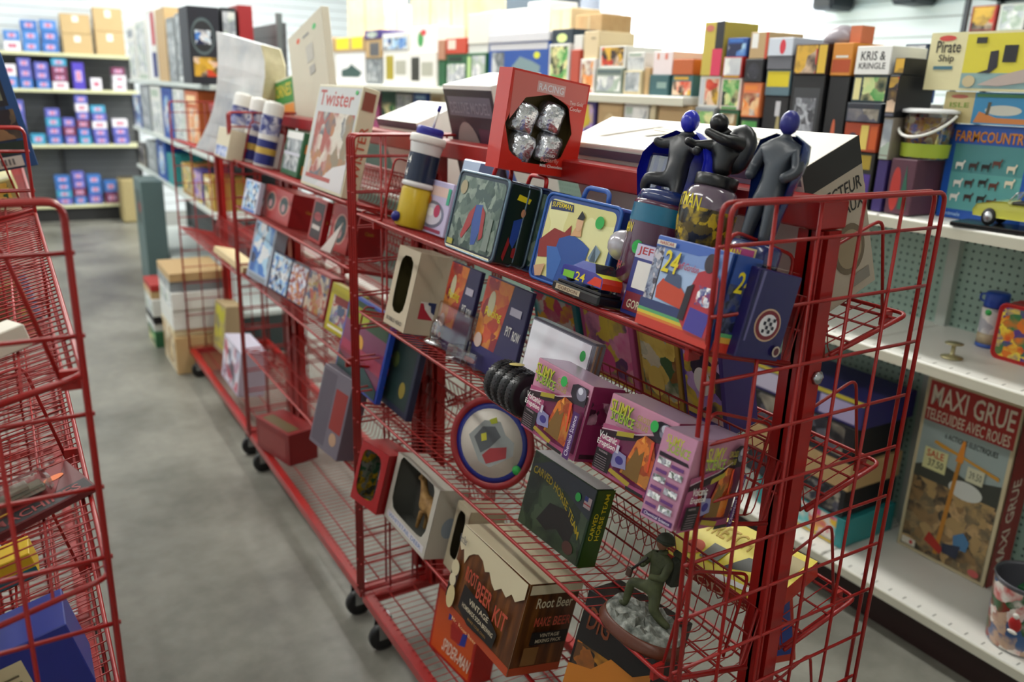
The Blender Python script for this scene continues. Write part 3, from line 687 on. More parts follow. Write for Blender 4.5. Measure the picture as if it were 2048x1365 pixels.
# ---- second shelf
def window_carton(name, label, cat, mw, w, d, h, base, hole, inner, extras=(), n=28, sup=4, group=None):
    """carton with a real opening in the front; hole = (cu, cv, ru, rv) fractions"""
    cu, cv, ru, rv = hole; q = MB(); t = .0015
    q.box(0, t, 0, t, d, h, base); q.box(w-t, t, 0, w, d, h, base); q.box(t, t, 0, w-t, d, t, base); q.box(t, t, h-t, w-t, d, h, base); q.box(t, d-t, t, w-t, d, h-t, base)
    q.box(t, d-t*3, t, w-t, d-t*2, h-t, inner)
    q.box(t, t*2, t, t*2, d-t*3, h-t, inner); q.box(w-2*t, t*2, t, w-t, d-t*3, h-t, inner); q.box(2*t, t*2, t, w-2*t, d-t*3, 2*t, inner)
    ang = sorted([2*math.pi*i/n+.01 for i in range(n)] + [math.atan2((y-cv)*h, (x-cu)*w) % (2*math.pi) for x in (0, 1) for y in (0, 1)])
    I = []; O = []
    for a in ang:
        c, s_ = math.cos(a), math.sin(a); k = 2/sup
        ex = ru*w; ez = rv*h; rad = (abs(c/ex)**sup + abs(s_/ez)**sup) ** (-1/sup)
        I.append((cu*w+rad*c, 0, cv*h+rad*s_))
        ts = [((w if c > 0 else 0)-cu*w)/c if abs(c) > 1e-9 else 1e9, ((h if s_ > 0 else 0)-cv*h)/s_ if abs(s_) > 1e-9 else 1e9]; tt = min(ts)
        O.append((cu*w+tt*c, 0, cv*h+tt*s_))
    k = len(ang); fs = [(i, k+i, k+(i+1) % k, (i+1) % k) for i in range(k)]
    q.add(I+O, fs, base); q.add([(x, .0012, z) for x, _, z in I]+[(x, .0012, z) for x, _, z in O], [f[::-1] for f in fs], base)
    prints(q, w, d, h, [x for x in extras])
    return tag(q.build(name, None, mw), label, cat, group)
T, w, h = onL(K2, (766, 644), (806, 668), (812, 493)); print('bob', w, h)
MLB = [('r', 'r', .3, .2, .75, .42, M('#e9e4dd')), ('p', 'r', [(.3, .2), (.75, .2), (.6, .26), (.45, .33), (.38, .4), (.3, .4)], M('#b8283a')), ('p', 'r', [(.52, .42), (.75, .42), (.75, .27), (.64, .3), (.6, .38), (.5, .38)], M('#27335e')), ('e', 'r', .5, .36, .06, .035, M('#f0eeea'))]
o = window_carton('bobblehead_box', 'tall cream window box with a batter logo on its side, second shelf', 'box', T, w, .1, h, M('#c9bca2', .6), (.5, .55, .3, .36), M('#4a431f', .7),
  MLB + [('t', 'f', 'BOBBLE HEAD', .12, .06, .85, .11, M('#55504a'))], group='cream window boxes')
T3 = T @ Matrix.Translation((w*.5, .05, .02)); e = empty('bobblehead_doll', T3, 'small figurine inside the cream window box on the second shelf', 'figurine')
q = MB(); q.lathe([(.02, 0), (.02, .006)], BLACK, 16); q.build('base', e)
q = MB(); q.lathe([(.01, .006), (.012, .03), (.016, .06), (.012, .075), (.006, .08)], M('#e0dccb'), 12); q.ball((0, 0, .098), .02, M('#c99672'), 14); q.build('body', e)
q = MB(); q.ball((0, .001, .104), .0205, M('#20305c'), 14, None, (1, 1, .75)); q.build('cap', e)
# glass globe trophy
T = Lmat(K2, 858, 690) @ Matrix.Translation((-.02, .035, 0)); e = empty('snow_globe', T, 'glass dome ornament with a mirrored silver foot on the second shelf', 'ornament')
q = MB(); q.lathe([(.036, 0), (.038, .003), (.03, .01), (.024, .013)], M('#d9dadd', .08, 1), 28); q.build('foot', e)
q = MB(); q.lathe([(.024, .013), (.027, .03), (.026, .05), (.018, .066), (.004, .073)], clear('clear_glass', '#ffffff', .25), 24); q.build('dome', e)
q = MB(); q.lathe([(.004, .013), (.009, .03), (.004, .05)], M('#2f5a3c', .4), 10); q.ball((.008, -.004, .026), .007, REDP); q.ball((-.007, .0, .034), .006, YEL); q.build('figure', e)
# clear cube case
T, w, h = topL(K2, -.13, (880, 606), (945, 628))
q = MB(); q.bbox(0, 0, 0, w, .05, h, clear(), .003); e = tag(q.build('display_cube', None, T), 'tall clear display cube with a small red and green toy inside, beside the glass dome', 'display case')
q = MB(); q.box(.03, .02, .004, .06, .05, .02, REDP); q.box(.034, .024, .02, .056, .046, .034, M('#3a6b48')); q.build('toy', e)
# flat clear case with toy
T, w, h = onL(K2, (888, 716), (956, 748), (906, 665), 0, .0)
q = MB(); q.bbox(0, 0, 0, .1, .1, .035, clear(), .003); e = tag(q.build('display_case', None, T), 'low clear plastic case holding a small dark red car, left of the tyres', 'display case')
q = MB(); q.bbox(.03, .03, .004, .07, .055, .016, M('#8e1a24', .2), .004); q.build('toy_car', e)
# two racing card packs
org = art(['#b02a20', '#c94a2c', '#d98a2a', '#8c1c28'], 26, .35, 4)
for i, (tl, tr, lab) in enumerate((((906, 522), (964, 545), 'orange and navy racing card pack leaning beside the cream window box'), ((978, 553), (1066, 583), 'orange and navy racing card pack with a gold trophy, right of its twin'))):
    T, w, h = topL(K2, -.09, tl, tr)
    carton('card_pack', lab, 'card pack', T, w, .012, h, M('#262452', .35), [('p', 'f', [(0, .2), (.5, .2), (.62, .99), (0, .99)], org), ('p', 'f', [(0, 0), (1, 0), (1, .25), (0, .25)], M('#2a2560')), ('e', 'f', .22, .72, .08, .14, M('#c9c4a0')), ('t', 'f', 'Racing', .12, .56, .5, .68, YEL),
      ('r', 'f', .66, .7, .9, .78, M('#b9b4c4')), ('t', 'f', 'PIT', .66, .48, .78, .58, WH), ('t', 'f', 'ROW', .82, .46, .98, .56, WH), ('e', 'f', .12, .3, .09, .08, M('#c9b0a4'))], group='racing card packs')
# four toy tyres
def tyre(T, lab, stk=False):
    q = MB(); R0 = .043
    q.lathe([(R0*.55, -.0118), (R0*.8, -.0125), (R0*.93, -.011), (R0, -.007), (R0, .007), (R0*.93, .011), (R0*.8, .0125), (R0*.55, .0118)], M('#131316', .3), 36, T)
    for i in range(36):
        a = 2*math.pi*i/36; q.box(R0-.001, -.001, -.0075, R0+.0012, .001, .0075, M('#1c1c20', .35), T @ Matrix.Rotation(a, 4, 'Z'))
    q.lathe([(R0*.86, -.01262), (R0*.9, -.0119)], M('#8c9096', .2, .6), 36, T, False)
    q.lathe([(R0*.5, -.0124), (R0*.5, .0124)], M('#26262a', .4), 24, T)
    o = q.build('toy_tyre_model'); tag(o, lab, 'toy tyre', 'glossy black toy tyres standing in a row')
    if stk:
        s = MB(); s.lathe([(.0165, 0), (.0165, .0006)], M('#dccb7a', .5), 24, T @ Matrix.Rotation(R(35), 4, 'Z') @ Matrix.Translation((R0+.0015, 0, .006)) @ Matrix.Rotation(R(90), 4, 'Y') @ Matrix.Scale(.62, 4, (1, 0, 0))); s.build('price_sticker', o)
A_ = pointL(K2, 990, 815); B_ = pointL(K2, 1040, 842); ax = (B_-A_).normalized()
T0 = Lmat(K2, 962, 800) @ Matrix.Translation((0, .035, .044))
for i in range(4):
    T = T0 @ Matrix.Translation((.012+.0265*i, 0, 0)) @ Matrix.Rotation(R(90), 4, 'Y')
    T = T0 @ Matrix.Translation((.012+.0265*i, 0, 0)) @ Matrix.Rotation(R(90), 4, 'Y') @ Matrix.Rotation(R(150), 4, 'Z')
    tyre(T, ['farthest of four glossy black toy tyres', 'second black toy tyre, the one with a yellow price sticker', 'third black toy tyre from the aisle end', 'nearest black toy tyre, touching the pink science kit'][i], i == 1)
# display case; the window's reflection is painted as its white front panel
T, w, h = topL(K2, -.12, (1066, 636), (1192, 684)); print('case', w, h)
e = empty('mirrored_case', T, 'glossy picture case with a white painted reflection and a green price dot', 'picture case')
q = MB(); q.bbox(0, 0, 0, w, .03, h, M('#8a8894', .2, .5), .004); q.build('frame', e)
q = MB(); q.box(.007, -.0012, .006, w-.007, 0, h-.006, M('#f4f2fb', .08, 0, None, 1)); prints(q, w, .03, h, [('e', 'f', .88, .82, .04, .06, GRN)], None, .0014); q.build('glass', e)
q = MB(); q.box(w, .004, .004, w+.0005, .008, h-.004, M('#c9a58c')); q.box(w, .014, .004, w+.0005, .018, h-.004, M('#8c5a3c')); q.build('side_trim', e)

# pink science kits
VG = 'pink volcano science kits'
pinkb = M('#c98ba4', .35); mag = M('#7c1f4a', .35); lil2 = M('#b99ab2', .22, .1); orng = art(['#8a2a10', '#c8561c', '#e0812a', '#9c3a14', '#b9762c'], 55, .3, 3)
kit_front = [('p', 'f', [(0, 0), (1, 0), (1, .6), (.72, .72), (0, .6)], M('#b4547e', .35)), ('p', 'f', [(0, .52), (.55, .66), (.98, .84), (.98, .6), (.3, .5), (0, .46)], M('#2c1420')), ('p', 'f', [(.3, .5), (.98, .74), (.98, .08), (.3, .04)], M('#6b1c46', .35)),
  ('p', 'f', [(.0, .54), (.5, .66), (.98, .865), (.98, .855), (.5, .645), (0, .53)], M('#e0c9d4')),
  ('p', 'f', [(.7, .9), (.78, .94), (.96, .94), (.96, .7), (.8, .68), (.7, .78)], M('#2a2430')), ('e', 'f', .87, .84, .08, .09, M('#8c8a9c', .2, .3)), ('e', 'f', .85, .87, .04, .045, M('#d9d8e6')),
  ('p', 'f', [(.42, .14), (.86, .1), (.84, .5), (.76, .68), (.64, .7), (.54, .6)], orng), ('p', 'f', [(.45, .14), (.7, .12), (.68, .52), (.62, .44), (.57, .52)], M('#7c5a24')),
  ('p', 'f', [(.6, .62), (.63, .7), (.66, .6)], M('#f0a040')), ('p', 'f', [(.74, .66), (.78, .3), (.8, .3), (.78, .68)], M('#e0502a')),
  ('p', 'f', [(.24, .24), (.3, .38), (.46, .36), (.5, .2), (.3, .16)], M('#8a86b0')), ('e', 'f', .38, .27, .06, .05, M('#3a3080')), ('r', 'f', .3, .34, .34, .44, M('#cfcad8')),
  ('p', 'f', [(.02, .04), (.27, .04), (.27, .3), (.02, .3)], M('#1c1418')), ('t', 'f', 'WARNING', .06, .26, .2, .285, M('#b9a8ac'))] + \
  [('r', 'f', .05, .06+.03*i, .22, .068+.03*i, M('#8c7a80')) for i in range(6)] + \
  [('t', 'f', 'Volcanic', .02, .43, .3, .52, WH, .0, .0), ('t', 'f', 'Eruption', .02, .33, .3, .42, WH), ('t', 'f', 'SLIMY', .09, .8, .42, .95, M('#5c7a1c')), ('t', 'f', 'SCIENCE', .13, .7, .48, .82, M('#3f6a1c')), ('t', 'f', 'SLIMY', .08, .81, .41, .96, M('#c9c43a')), ('t', 'f', 'SCIENCE', .12, .71, .47, .83, M('#a8c43a')),
   ('t', 'f', 'GROSS', .5, .84, .68, .91, M('#a89a2a')), ('t', 'f', 'FUN LAB', .5, .75, .68, .82, M('#a89a2a')), ('p', 'f', [(.28, .55), (.52, .62), (.52, .68), (.28, .61)], M('#a8982a')),
   ('p', 'f', [(.3, .1), (.62, .04), (.64, .1), (.32, .15)], M('#a8902a')), ('r', 'f', .88, 0, .985, .62, M('#4a1c62')), ('tv', 'f', 'Chemical Science', .9, .04, .96, .58, M('#d9cfe4')), ('r', 'f', .6, .01, .86, .05, BLACK)]
kit_side = [('r', 'r', 0, 0, 1, 1, mag), ('r', 'r', .08, .5, .95, .8, art(['#4a1230', '#7c1f4a', '#2c0c1c', '#b98a9c'], 50, .3, 7)), ('r', 'r', .1, .04, .6, .1, M('#2c0c1c'))]
kit_narrow = [('r', 'f', 0, 0, 1, 1, M('#c58aa6', .35)), ('t', 'f', 'SLIMY', .14, .86, .66, .95, M('#c9c43a')), ('t', 'f', 'SCIENCE', .24, .77, .9, .87, M('#a8c43a')), ('p', 'f', [(.06, .7), (.98, .7), (.92, .735), (.06, .745)], M('#241420')),
  ('r', 'f', .04, .03, .96, .085, M('#4a1c62')), ('t', 'f', 'Chemical Science', .1, .04, .9, .075, M('#e4dcec'))] + \
  [x for i in range(6) for x in (('r', 'f', (.08 if i % 2 == 0 else .5), .62-.095*i, (.46 if i % 2 == 0 else .9), .7-.095*i-.01, art(['#3a3a44', '#c9c9d4', '#5a6a5c', '#ffffff'], 160, .3, i)), ('r', 'f', (.5 if i % 2 == 0 else .1), .625-.095*i, (.88 if i % 2 == 0 else .44), .66-.095*i, M('#6a3a7c')))]
T, w, h = onL(K2, (1043, 852), (1147, 925), (1078, 716)); print('kit', w, h); KW, KH = .172, .158
carton('science_kit', 'pink volcano science kit next to the toy tyres, farthest of the three', 'science kit', T, w, .066, h, pinkb, kit_side + kit_front+[gen_sticker(0, .62, .9, .055, .07)], top=lil2, group=VG)
T, w, h = onL(K2, (1184, 937), (1312, 1012), (1214, 784)); print('kit2', w, h)
carton('science_kit', 'pink volcano science kit standing between its two twins', 'science kit', T, w*1.0, .075, h, pinkb, kit_side + kit_front+[gen_sticker(0, .76, .87, .055, .07)], top=lil2, group=VG)
P0, n = SL(K2); T, w, h = frame(n, P0, (1280, 1031), (1343, 1066), (1332, 856)); print('kit3', w, h)
carton('science_kit', 'pink volcano science kit showing its narrow side, nearest of the three', 'science kit', T, w, .135, h, pinkb, kit_narrow +
   [((x[0], 'r') + tuple(x[2:])) for x in kit_front], top=lil2, group=VG)
# ---- third shelf
# round racing wall plate
T = Lmat(K3, 925, 975) @ Matrix.Translation((0, .05, .001)) @ Matrix.Rotation(R(30), 4, 'Z')
e = empty('round_plate', T, 'round racing plate with a red and blue rim and a green price dot', 'plate')
Tp = Matrix.Translation((0, 0, .108)) @ Matrix.Rotation(R(90), 4, 'X')
q = MB(); q.lathe([(.07, -.008), (.1, -.004), (.108, .004), (.106, .009), (.094, .009), (.09, .004), (.09, .0035)], M('#8e1a1e', .3), 40, Tp); q.build('rim', e)
q = MB(); q.lathe([(.0905, .0035), (.0905, .006), (.08, .0062)], M('#1c2a7c', .3), 40, Tp, True)
q.lathe([(.079, .0063), (.079, .0066)], M('#cfc8bc', .4), 36, Tp)
Tq = Tp @ Matrix.Translation((0, 0, .0068))
gryc = M('#5a5f62', .4)
q.poly([(-.06, -.0, 0), (-.03, .045, 0), (.01, .055, 0), (.03, .03, 0), (.055, .02, .0), (.06, -.01, 0), (.01, -.055, 0), (-.02, -.05, 0)], M('#9aa09e', .5), Tq)
Tq = Tp @ Matrix.Translation((0, 0, .0071))
q.poly([(-.045, .0, 0), (-.03, .03, 0), (0, .04, 0), (.02, .022, 0), (.0, -.01, 0), (-.02, -.03, 0)], gryc, Tq); q.poly([(0, -.012, 0), (.04, .005, 0), (.045, -.02, 0), (.0, -.05, 0), (-.015, -.034, 0)], M('#a3383c', .4), Tq)
Tq = Tp @ Matrix.Translation((0, 0, .0074)); q.poly([(-.03, .012, 0), (-.018, .02, 0), (-.012, .004, 0), (-.024, -.004, 0)], M('#c9c43a'), Tq); q.poly([(-.018, .05, 0), (-.002, .062, 0), (.004, .05, 0), (-.01, .042, 0)], M('#a8b02a'), Tq)
q.lathe([(.011, 0), (.011, .0004)], GRN, 16, Tp @ Matrix.Translation((.078, -.036, .0085))); q.build('picture', e)
# horse team kit
T, w, h = onL(K3, (1034, 1043), (1152, 1137), (1076, 902)); print('horse', w, h); 
carton('horse_model_kit', 'dark green boxed horse team model kit standing on the third shelf', 'model kit', T, w, .045, h, M('#1f3a22', .3),
  [('r', 'f', .02, .02, .98, .98, art(['#0f1712', '#1c2a1e', '#2c3f28', '#16201c', '#3a4a34'], 22, .3, 6)), ('p', 'f', [(.28, .2), (.42, .5), (.7, .55), (.85, .4), (.8, .15), (.6, .25), (.45, .15)], M('#14110f')), ('p', 'f', [(0, .8), (.3, .99), (1, .99), (1, .6), (.6, .75)], M('#27303a', .3)),
   ('ta', 'f', 'CARVED HORSE TEAM', M('#a8921c', .4)), ('e', 'f', .82, .14, .08, .08, M('#4a2c24')), ('r', 'f', .88, .72, .98, .86, M('#b9a8a8')), ('r', 'f', .88, .8, .93, .86, M('#2c3a7c')), ('r', 'f', .88, .76, .98, .775, M('#a83a3c')), gen_sticker(0, .79, .79, .04, .055),
   ('r', 'r', 0, 0, 1, 1, M('#2c4c14', .35)), ('tv', 'r', 'CARVED', .15, .35, .4, .7, YEL), ('tv', 'r', 'HORSE TEAM', .5, .35, .75, .95, YEL)], top=M('#dcdce0', .15))
# soldier statuette
T = Lmat(K3, 1262, 1300) @ Matrix.Translation((-.04, .055, 0)); e = empty('soldier_statuette', T, 'painted kneeling soldier statuette with a backpack on an oval brown plinth', 'statuette')
q = MB(); q.lathe([(.085, 0), (.087, .004), (.08, .018), (.077, .02)], M('#5a2c18', .35), 36, None, True, 1.0, .72); q.build('plinth', e)
q = MB(); random.seed(4); prof = []
n = 36; vs = [(0, 0, .03)]; fs = []
for i, r in enumerate((.02, .04, .058, .072, .077)):
    for j in range(n):
        a = 2*math.pi*j/n; vs.append((r*math.cos(a), r*math.sin(a)*.72, (.02 if i == 4 else .024+random.random()*.011)))
for j in range(n): fs.append((0, 1+j, 1+(j+1) % n))
for i in range(4):
    for j in range(n): fs.append((1+i*n+j, 1+(i+1)*n+j, 1+(i+1)*n+(j+1) % n, 1+i*n+(j+1) % n))
q.add(vs, fs, noisy('rocky_ground', '#3c3f38', '#b9bcb4', 60, .6, .6, 6, (1, 1, 1), '#7c8078')); q.build('rocky_ground', e)
olive = noisy('olive_uniform', '#343a22', '#4c5230', 60, .7, .2)
P = [(0, 0, .085, .013, .011), (.0, 0, .105, .014, .011), (.002, 0, .13, .017, .012), (.002, -.002, .147, .006), (0, -.004, .152, .006),
     (-.018, -.002, .136, .009), (-.026, -.016, .115, .0075), (-.012, -.028, .122, .006), (-.006, -.032, .128, .0055), (.02, 0, .136, .009), (.024, -.012, .112, .0075), (.006, -.028, .11, .006),
     (-.008, -.004, .08, .011), (-.038, -.014, .076, .0095), (-.04, -.012, .045, .007), (-.04, -.012, .032, .006), (-.05, -.018, .03, .005),
     (.009, 0, .076, .011), (.016, -.004, .052, .0095), (.03, .008, .038, .0075), (.044, .014, .033, .006)]
skin('uniform', P, [(0, 1), (1, 2), (2, 3), (3, 4), (2, 5), (5, 6), (6, 7), (7, 8), (2, 9), (9, 10), (10, 11), (0, 12), (12, 13), (13, 14), (14, 15), (15, 16), (0, 17), (17, 18), (18, 19), (19, 20)], olive, e)
q = MB(); q.ball((-.002, -.006, .165), .0115, M('#7c4f38', .6), 12, None, (.9, 1, 1.15)); q.ball((-.013, -.008, .163), .003, M('#7c4f38', .6), 8); q.build('head', e)
q = MB(); q.ball((0, -.003, .171), .0145, M('#2c3322', .6), 14, None, (1, 1.05, .8)); q.lathe([(.0165, .167), (.0155, .17)], M('#2c3322', .6), 16, Matrix.Translation((0, -.003, 0))); q.build('helmet', e)
q = MB(); q.bbox(.014, .002, .1, .034, .024, .15, M('#26291c', .8), .005); q.tube([(.014, .012, .154), (.036, .012, .154)], .006, M('#33361f', .8), 8); q.build('backpack', e)
q = MB(); q.tube([(-.03, -.034, .1), (.0, -.034, .14)], .0022, M('#1a1512'), 6); q.bbox(-.036, -.037, .09, -.024, -.031, .106, M('#3c2314'), .002); q.build('rifle', e)

# ---- fourth shelf
T, w, h = onL(K4, (700, 995), (738, 1022), (716, 882)); print('redtoy', w, h)
e_ = window_carton('toy_box', 'red window box with yellow and dark toys, farthest on the fourth shelf', 'box', T, .12, .09, .17, M('#a3161a', .35), (.46, .52, .36, .4), art(['#1c1c20', '#c9a020', '#3a4038', '#8c8c84', '#2a5a3c'], 60, .4, 2), [('r', 'r', .02, .02, .98, .98, M('#8e0f14', .35))])
T, w, h = onL(K4, (740, 1015), (760, 1028), (768, 892)); 
carton('slim_box', 'slim black and white box between the red toy box and deer box', 'box', T, .035, .09, .15, M('#17181a', .4), [('r', 'f', .2, .55, .8, .95, M('#b9b4b0')), ('e', 'f', .5, .35, .28, .12, M('#d0cdc4')), ('e', 'f', .5, .16, .25, .08, M('#c9b86a'))])
T, w, h = onL(K4, (768, 1032), (846, 1121), (795, 905)); print('deer', w, h); DW, DH = w, h
o = window_carton('deer_statuette_box', 'white window box showing a tan deer statuette on the fourth shelf', 'box', T, DW, .085, DH, M('#b9b4a8', .5), (.5, .62, .42, .42), M('#5a5a54', .7),
   [('r', 'f', .05, .05, .95, .15, M('#c9c4c8')), ('t', 'f', 'WHITETAIL DEER', .1, .07, .9, .13, M('#6a84b0')), ('e', 'r', .6, .45, .25, .15, M('#8c98a4'))], sup=6)
T3 = T @ Matrix.Translation((DW*.52, .045, .022)); e = empty('deer_statuette', T3, 'tan deer statuette inside the white window box', 'statuette')
deer = noisy('deer_coat', '#7c5a2c', '#a8824a', 50, .7, .3)
P = [(0, 0, .07, .018), (.03, 0, .075, .019), (.055, 0, .07, .018), (-.02, 0, .085, .013), (-.034, 0, .11, .009), (-.044, 0, .125, .0105), (-.064, -.002, .118, .006),
     (-.002, -.01, .04, .007), (-.006, -.01, .0, .0045), (.0, .01, .04, .007), (.0, .01, .0, .0045), (.056, -.01, .045, .009), (.066, -.01, .026, .005), (.06, -.01, .0, .0045), (.056, .01, .045, .009), (.068, .01, .026, .005), (.064, .01, 0, .0045), (.076, 0, .078, .005)]
skin('body', P, [(0, 1), (1, 2), (0, 3), (3, 4), (4, 5), (5, 6), (0, 7), (7, 8), (0, 9), (9, 10), (2, 11), (11, 12), (12, 13), (2, 14), (14, 15), (15, 16), (2, 17)], deer, e)
q = MB(); q.ball((-.036, -.012, .136), .008, deer, 10, None, (.5, .5, 1.5)); q.ball((-.036, .012, .136), .008, deer, 10, None, (.5, .5, 1.5)); q.build('ears', e)
T, w, h = onL(K4, (886, 1128), (902, 1148), (926, 1012)); 
o = window_carton('bobblehead_box', 'cream window box wedged between the deer box and the root beer kit', 'box', T, .07, .1, .17, M('#b5a98e', .6), (.5, .55, .32, .36), M('#332c18', .7), [], group='cream window boxes')
# root beer kit
T, w, h = onL(K4, (889, 1216), (1012, 1356), (938, 1052)); print('rb', w, h)
brown = noisy('wood_barrel_print', '#3c1f0c', '#7c4a1c', 7, .35, 0, 4, (9, 9, .8), '#5c3312'); foam = M('#cfc4a4', .4)
RW, RH = w, h
foamp = [(0, 1), (0, .78), (.04, .72), (.08, .76), (.13, .62), (.17, .74), (.23, .8), (.3, .84), (.38, .82), (.44, .74), (.5, .78), (.56, .7), (.62, .66), (.7, .74), (.78, .7), (.84, .78), (.9, .74), (1, .84), (1, 1)]
def fpoly(face, pts, mat): 
    return [('p', face, [pts[i], pts[i+1], (pts[i+1][0], 1), (pts[i][0], 1)], mat) for i in range(1, len(pts)-2)]
pr = [('r', 'f', 0, 0, 1, 1, brown), ('r', 'r', 0, 0, 1, 1, brown), ('r', 'f', 0, 0, 1, .09, M('#a8401a')), ('r', 'r', 0, 0, 1, .09, M('#a8401a'))]
pr += fpoly('f', foamp, foam)
pr += [('r', 'r', 0, .9, 1, 1, foam), ('p', 'f', [(0, .5), (.08, .55), (.12, .48), (.1, .2), (0, .15)], M('#2c160a')), ('e', 'f', .05, .52, .06, .09, M('#c9bd9a')), ('e', 'f', .05, .38, .05, .07, foam), ('e', 'f', .08, .2, .06, .13, M('#c9b98a')),
  ('p', 'f', [(.22, .18), (.4, .1), (.78, .13), (.8, .3), (.6, .42), (.24, .46)], M('#120e0c')), ('t', 'f', 'ROOT', .22, .5, .4, .66, M('#b84a34')), ('t', 'f', 'BEER', .42, .44, .64, .62, M('#b84a34')), ('t', 'f', 'KIT', .7, .38, .88, .56, M('#b84a34')),
  ('t', 'f', 'VINTAGE', .36, .32, .66, .38, M('#c9bca0')), ('t', 'f', 'HOMEMADE SODA BREWING', .28, .23, .76, .28, M('#c9bca0')), ('t', 'f', 'MAKE YOUR OWN', .4, .16, .68, .19, M('#8c6a30')), ('t', 'f', 'Root Beer', .03, .83, .14, .92, M('#5a5a62')),
  ('t', 'r', 'Root Beer', .15, .76, .85, .87, M('#cfc4a4')), ('t', 'r', 'MAKE', .2, .56, .5, .66, M('#b84a34')), ('t', 'r', 'BEER', .56, .56, .9, .66, M('#b84a34')), ('r', 'r', .2, .36, .9, .5, M('#120e0c')), ('t', 'r', 'VINTAGE', .36, .44, .74, .48, M('#c9bca0')), ('t', 'r', 'MIXING PACK', .3, .38, .8, .42, M('#c9bca0')), ('r', 'r', .12, .14, .4, .34, M('#7c5428')), ('t', 'f', 'Mr. Root Beer', .2, .02, .6, .06, M('#d9a070'))]
carton('root_beer_kit', 'brown root beer kit carton with printed cream foam dripping from the top', 'kit box', T, RW, .13, RH, foam, pr)
# dark volcano rock kit at the near end of the fourth shelf
T, w, h = onL(K4, (1110, 1420), (1250, 1530), (1165, 1175)); print('rock', w, h)
orock = art(['#2a1a10', '#5c3a1c', '#b9681c', '#d9901e', '#1c1410', '#3c2c20'], 16, .4, 3)
carton('rock_kit', 'black and orange rock themed box under the kneeling soldier', 'box', T, w, .1, h, M('#15100e', .4), [('r', 'f', .04, .03, .97, .6, orock), ('p', 'f', [(0, .4), (.3, .46), (.5, .62), (.8, .6), (1, .7), (1, .5), (.6, .42), (.2, .25), (0, .2)], M('#b9701e')),
   ('p', 'f', [(.55, 0), (.9, .3), (1, .3), (1, 0)], art(['#2a1408', '#6a2c10', '#a3261a', '#15100e'], 30, .4, 8)), ('t', 'f', 'DIG', .1, .72, .4, .9, M('#7c3a14')), ('e', 'f', .07, .1, .05, .05, M('#c9741e'))])
# spider themed orange box on the base deck
T, w, h = frame(Vector((0, 0, 1)), Vector((0, 0, .156)), (858, 1310), (955, 1395), (880, 1180)); print('spider', w, h)
T, w, h = frame(Vector((0, 0, 1)), Vector((0, 0, .156)), (857, 1292), (958, 1396), (884, 1180), R(10))
carton('orange_tin', 'orange and red box with slanting white lettering on the base deck', 'box', T, .2, .07, .19, M('#a81c14', .35), [('r', 'f', .05, .05, .95, .95, M('#c8501a', .35)), ('e', 'f', .55, .62, .12, .1, M('#b02a1c')), ('p', 'f', [(.35, .8), (.45, .84), (.42, .66), (.34, .62)], M('#23308c')), ('p', 'f', [(.66, .6), (.8, .66), (.78, .46), (.62, .4)], M('#23308c')), ('p', 'f', [(.42, .6), (.7, .62), (.66, .42), (.46, .4)], M('#a3201a')), ('t', 'f', 'SPIDER-MAN', .3, .14, .92, .34, M('#e0c4b0'), .04)])
# ------------------------------------------------------------------ goods on top of and behind the beam of the nearest cart
# red window box resting on the lunch boxes
P0 = Vector((-.115, 0, 1.474)); bx = []
T, w, h = frame(NL, P0, (996, 338), (1144, 379), (1027, 172)); h *= 1.2; T = T @ Matrix.Rotation(R(-6), 4, 'Y')
RB = M('#d02c1e', .3, 0, None, .4)
o = window_carton('cup_set_box', 'bright red window box of four silver cups lying on top of the lunch boxes', 'gift box', T, w, .045, h, RB, (.43, .46, .43, .37), M('#6b5c34', .6),
  [('p', 'f', [(.02, .98), (.98, .98), (.98, .8), (.8, .74), (.5, .82), (.2, .74), (.04, .5)], M('#d07068', .3)), ('r', 'f', .32, .82, .68, .93, M('#d9a9a4')), ('t', 'f', 'RACING', .34, .84, .66, .91, M('#e9e4e8')), ('t', 'f', 'Two Gold', .76, .76, .94, .8, M('#e9cfc9')), ('t', 'f', 'Cooler', .77, .7, .93, .74, M('#e9cfc9')),
   ('t', 'f', 'SOLID', .55, .19, .68, .22, WH), ('t', 'f', 'Butterfly', .5, .12, .74, .18, M('#e08c80')), ('t', 'f', 'Milk Chocolate', .5, .08, .8, .11, WH), ('r', 'r', .12, .56, .88, .9, M('#e6dcc4')), ('tv', 'r', 'NASCAR', .2, .58, .8, .88, M('#c0391f')), ('r', 'r', .12, .4, .88, .54, M('#d9a04a')), ('tv', 'r', 'Butterfinger', .3, .12, .7, .36, WH)], n=10, sup=2.3)
foil = noisy('crinkled_foil', '#b8bac2', '#f2f3f8', 60, .22, .5, 3, (1, 1, 1), None, .9)
for i, (x, z) in enumerate(((.25, .55), (.6, .6), (.28, .24), (.63, .28))):
    q = MB(); Tc = T @ Matrix.Translation((x*w, .022, z*h - .03)) @ Matrix.Rotation(R(12), 4, 'Y'); q.lathe([(.024, 0), (.03, .004), (.029, .024), (.031, .046), (.026, .056)], foil, 16, Tc, True, 1.0, .75)
    tag(q.build('foil_parcel'), 'silver foil parcel in the red window box, %s' % ['upper left', 'upper right', 'lower left', 'lower right'][i], 'foil parcel', 'silver foil parcels in the red window box')
KR = K1
def Rbox(name, label, cat, X, tl, tr, W, base, items=(), k=K1, y0=None, y1=None, H=None, tip=0, **kw):
    T, w, h = topR(k, X, tl, tr)
    if tip: T = T @ Matrix.Translation((0, 0, h)) @ Matrix.Rotation(R(tip), 4, 'X') @ Matrix.Translation((0, 0, -h))
    if H: T = T @ Matrix.Translation((0, 0, h-H)); h = H
    print(name, round(T.translation.y, 3), round(w, 3), round(h, 3))
    return carton(name, label, cat, T, w, W, h, base, items, **kw)
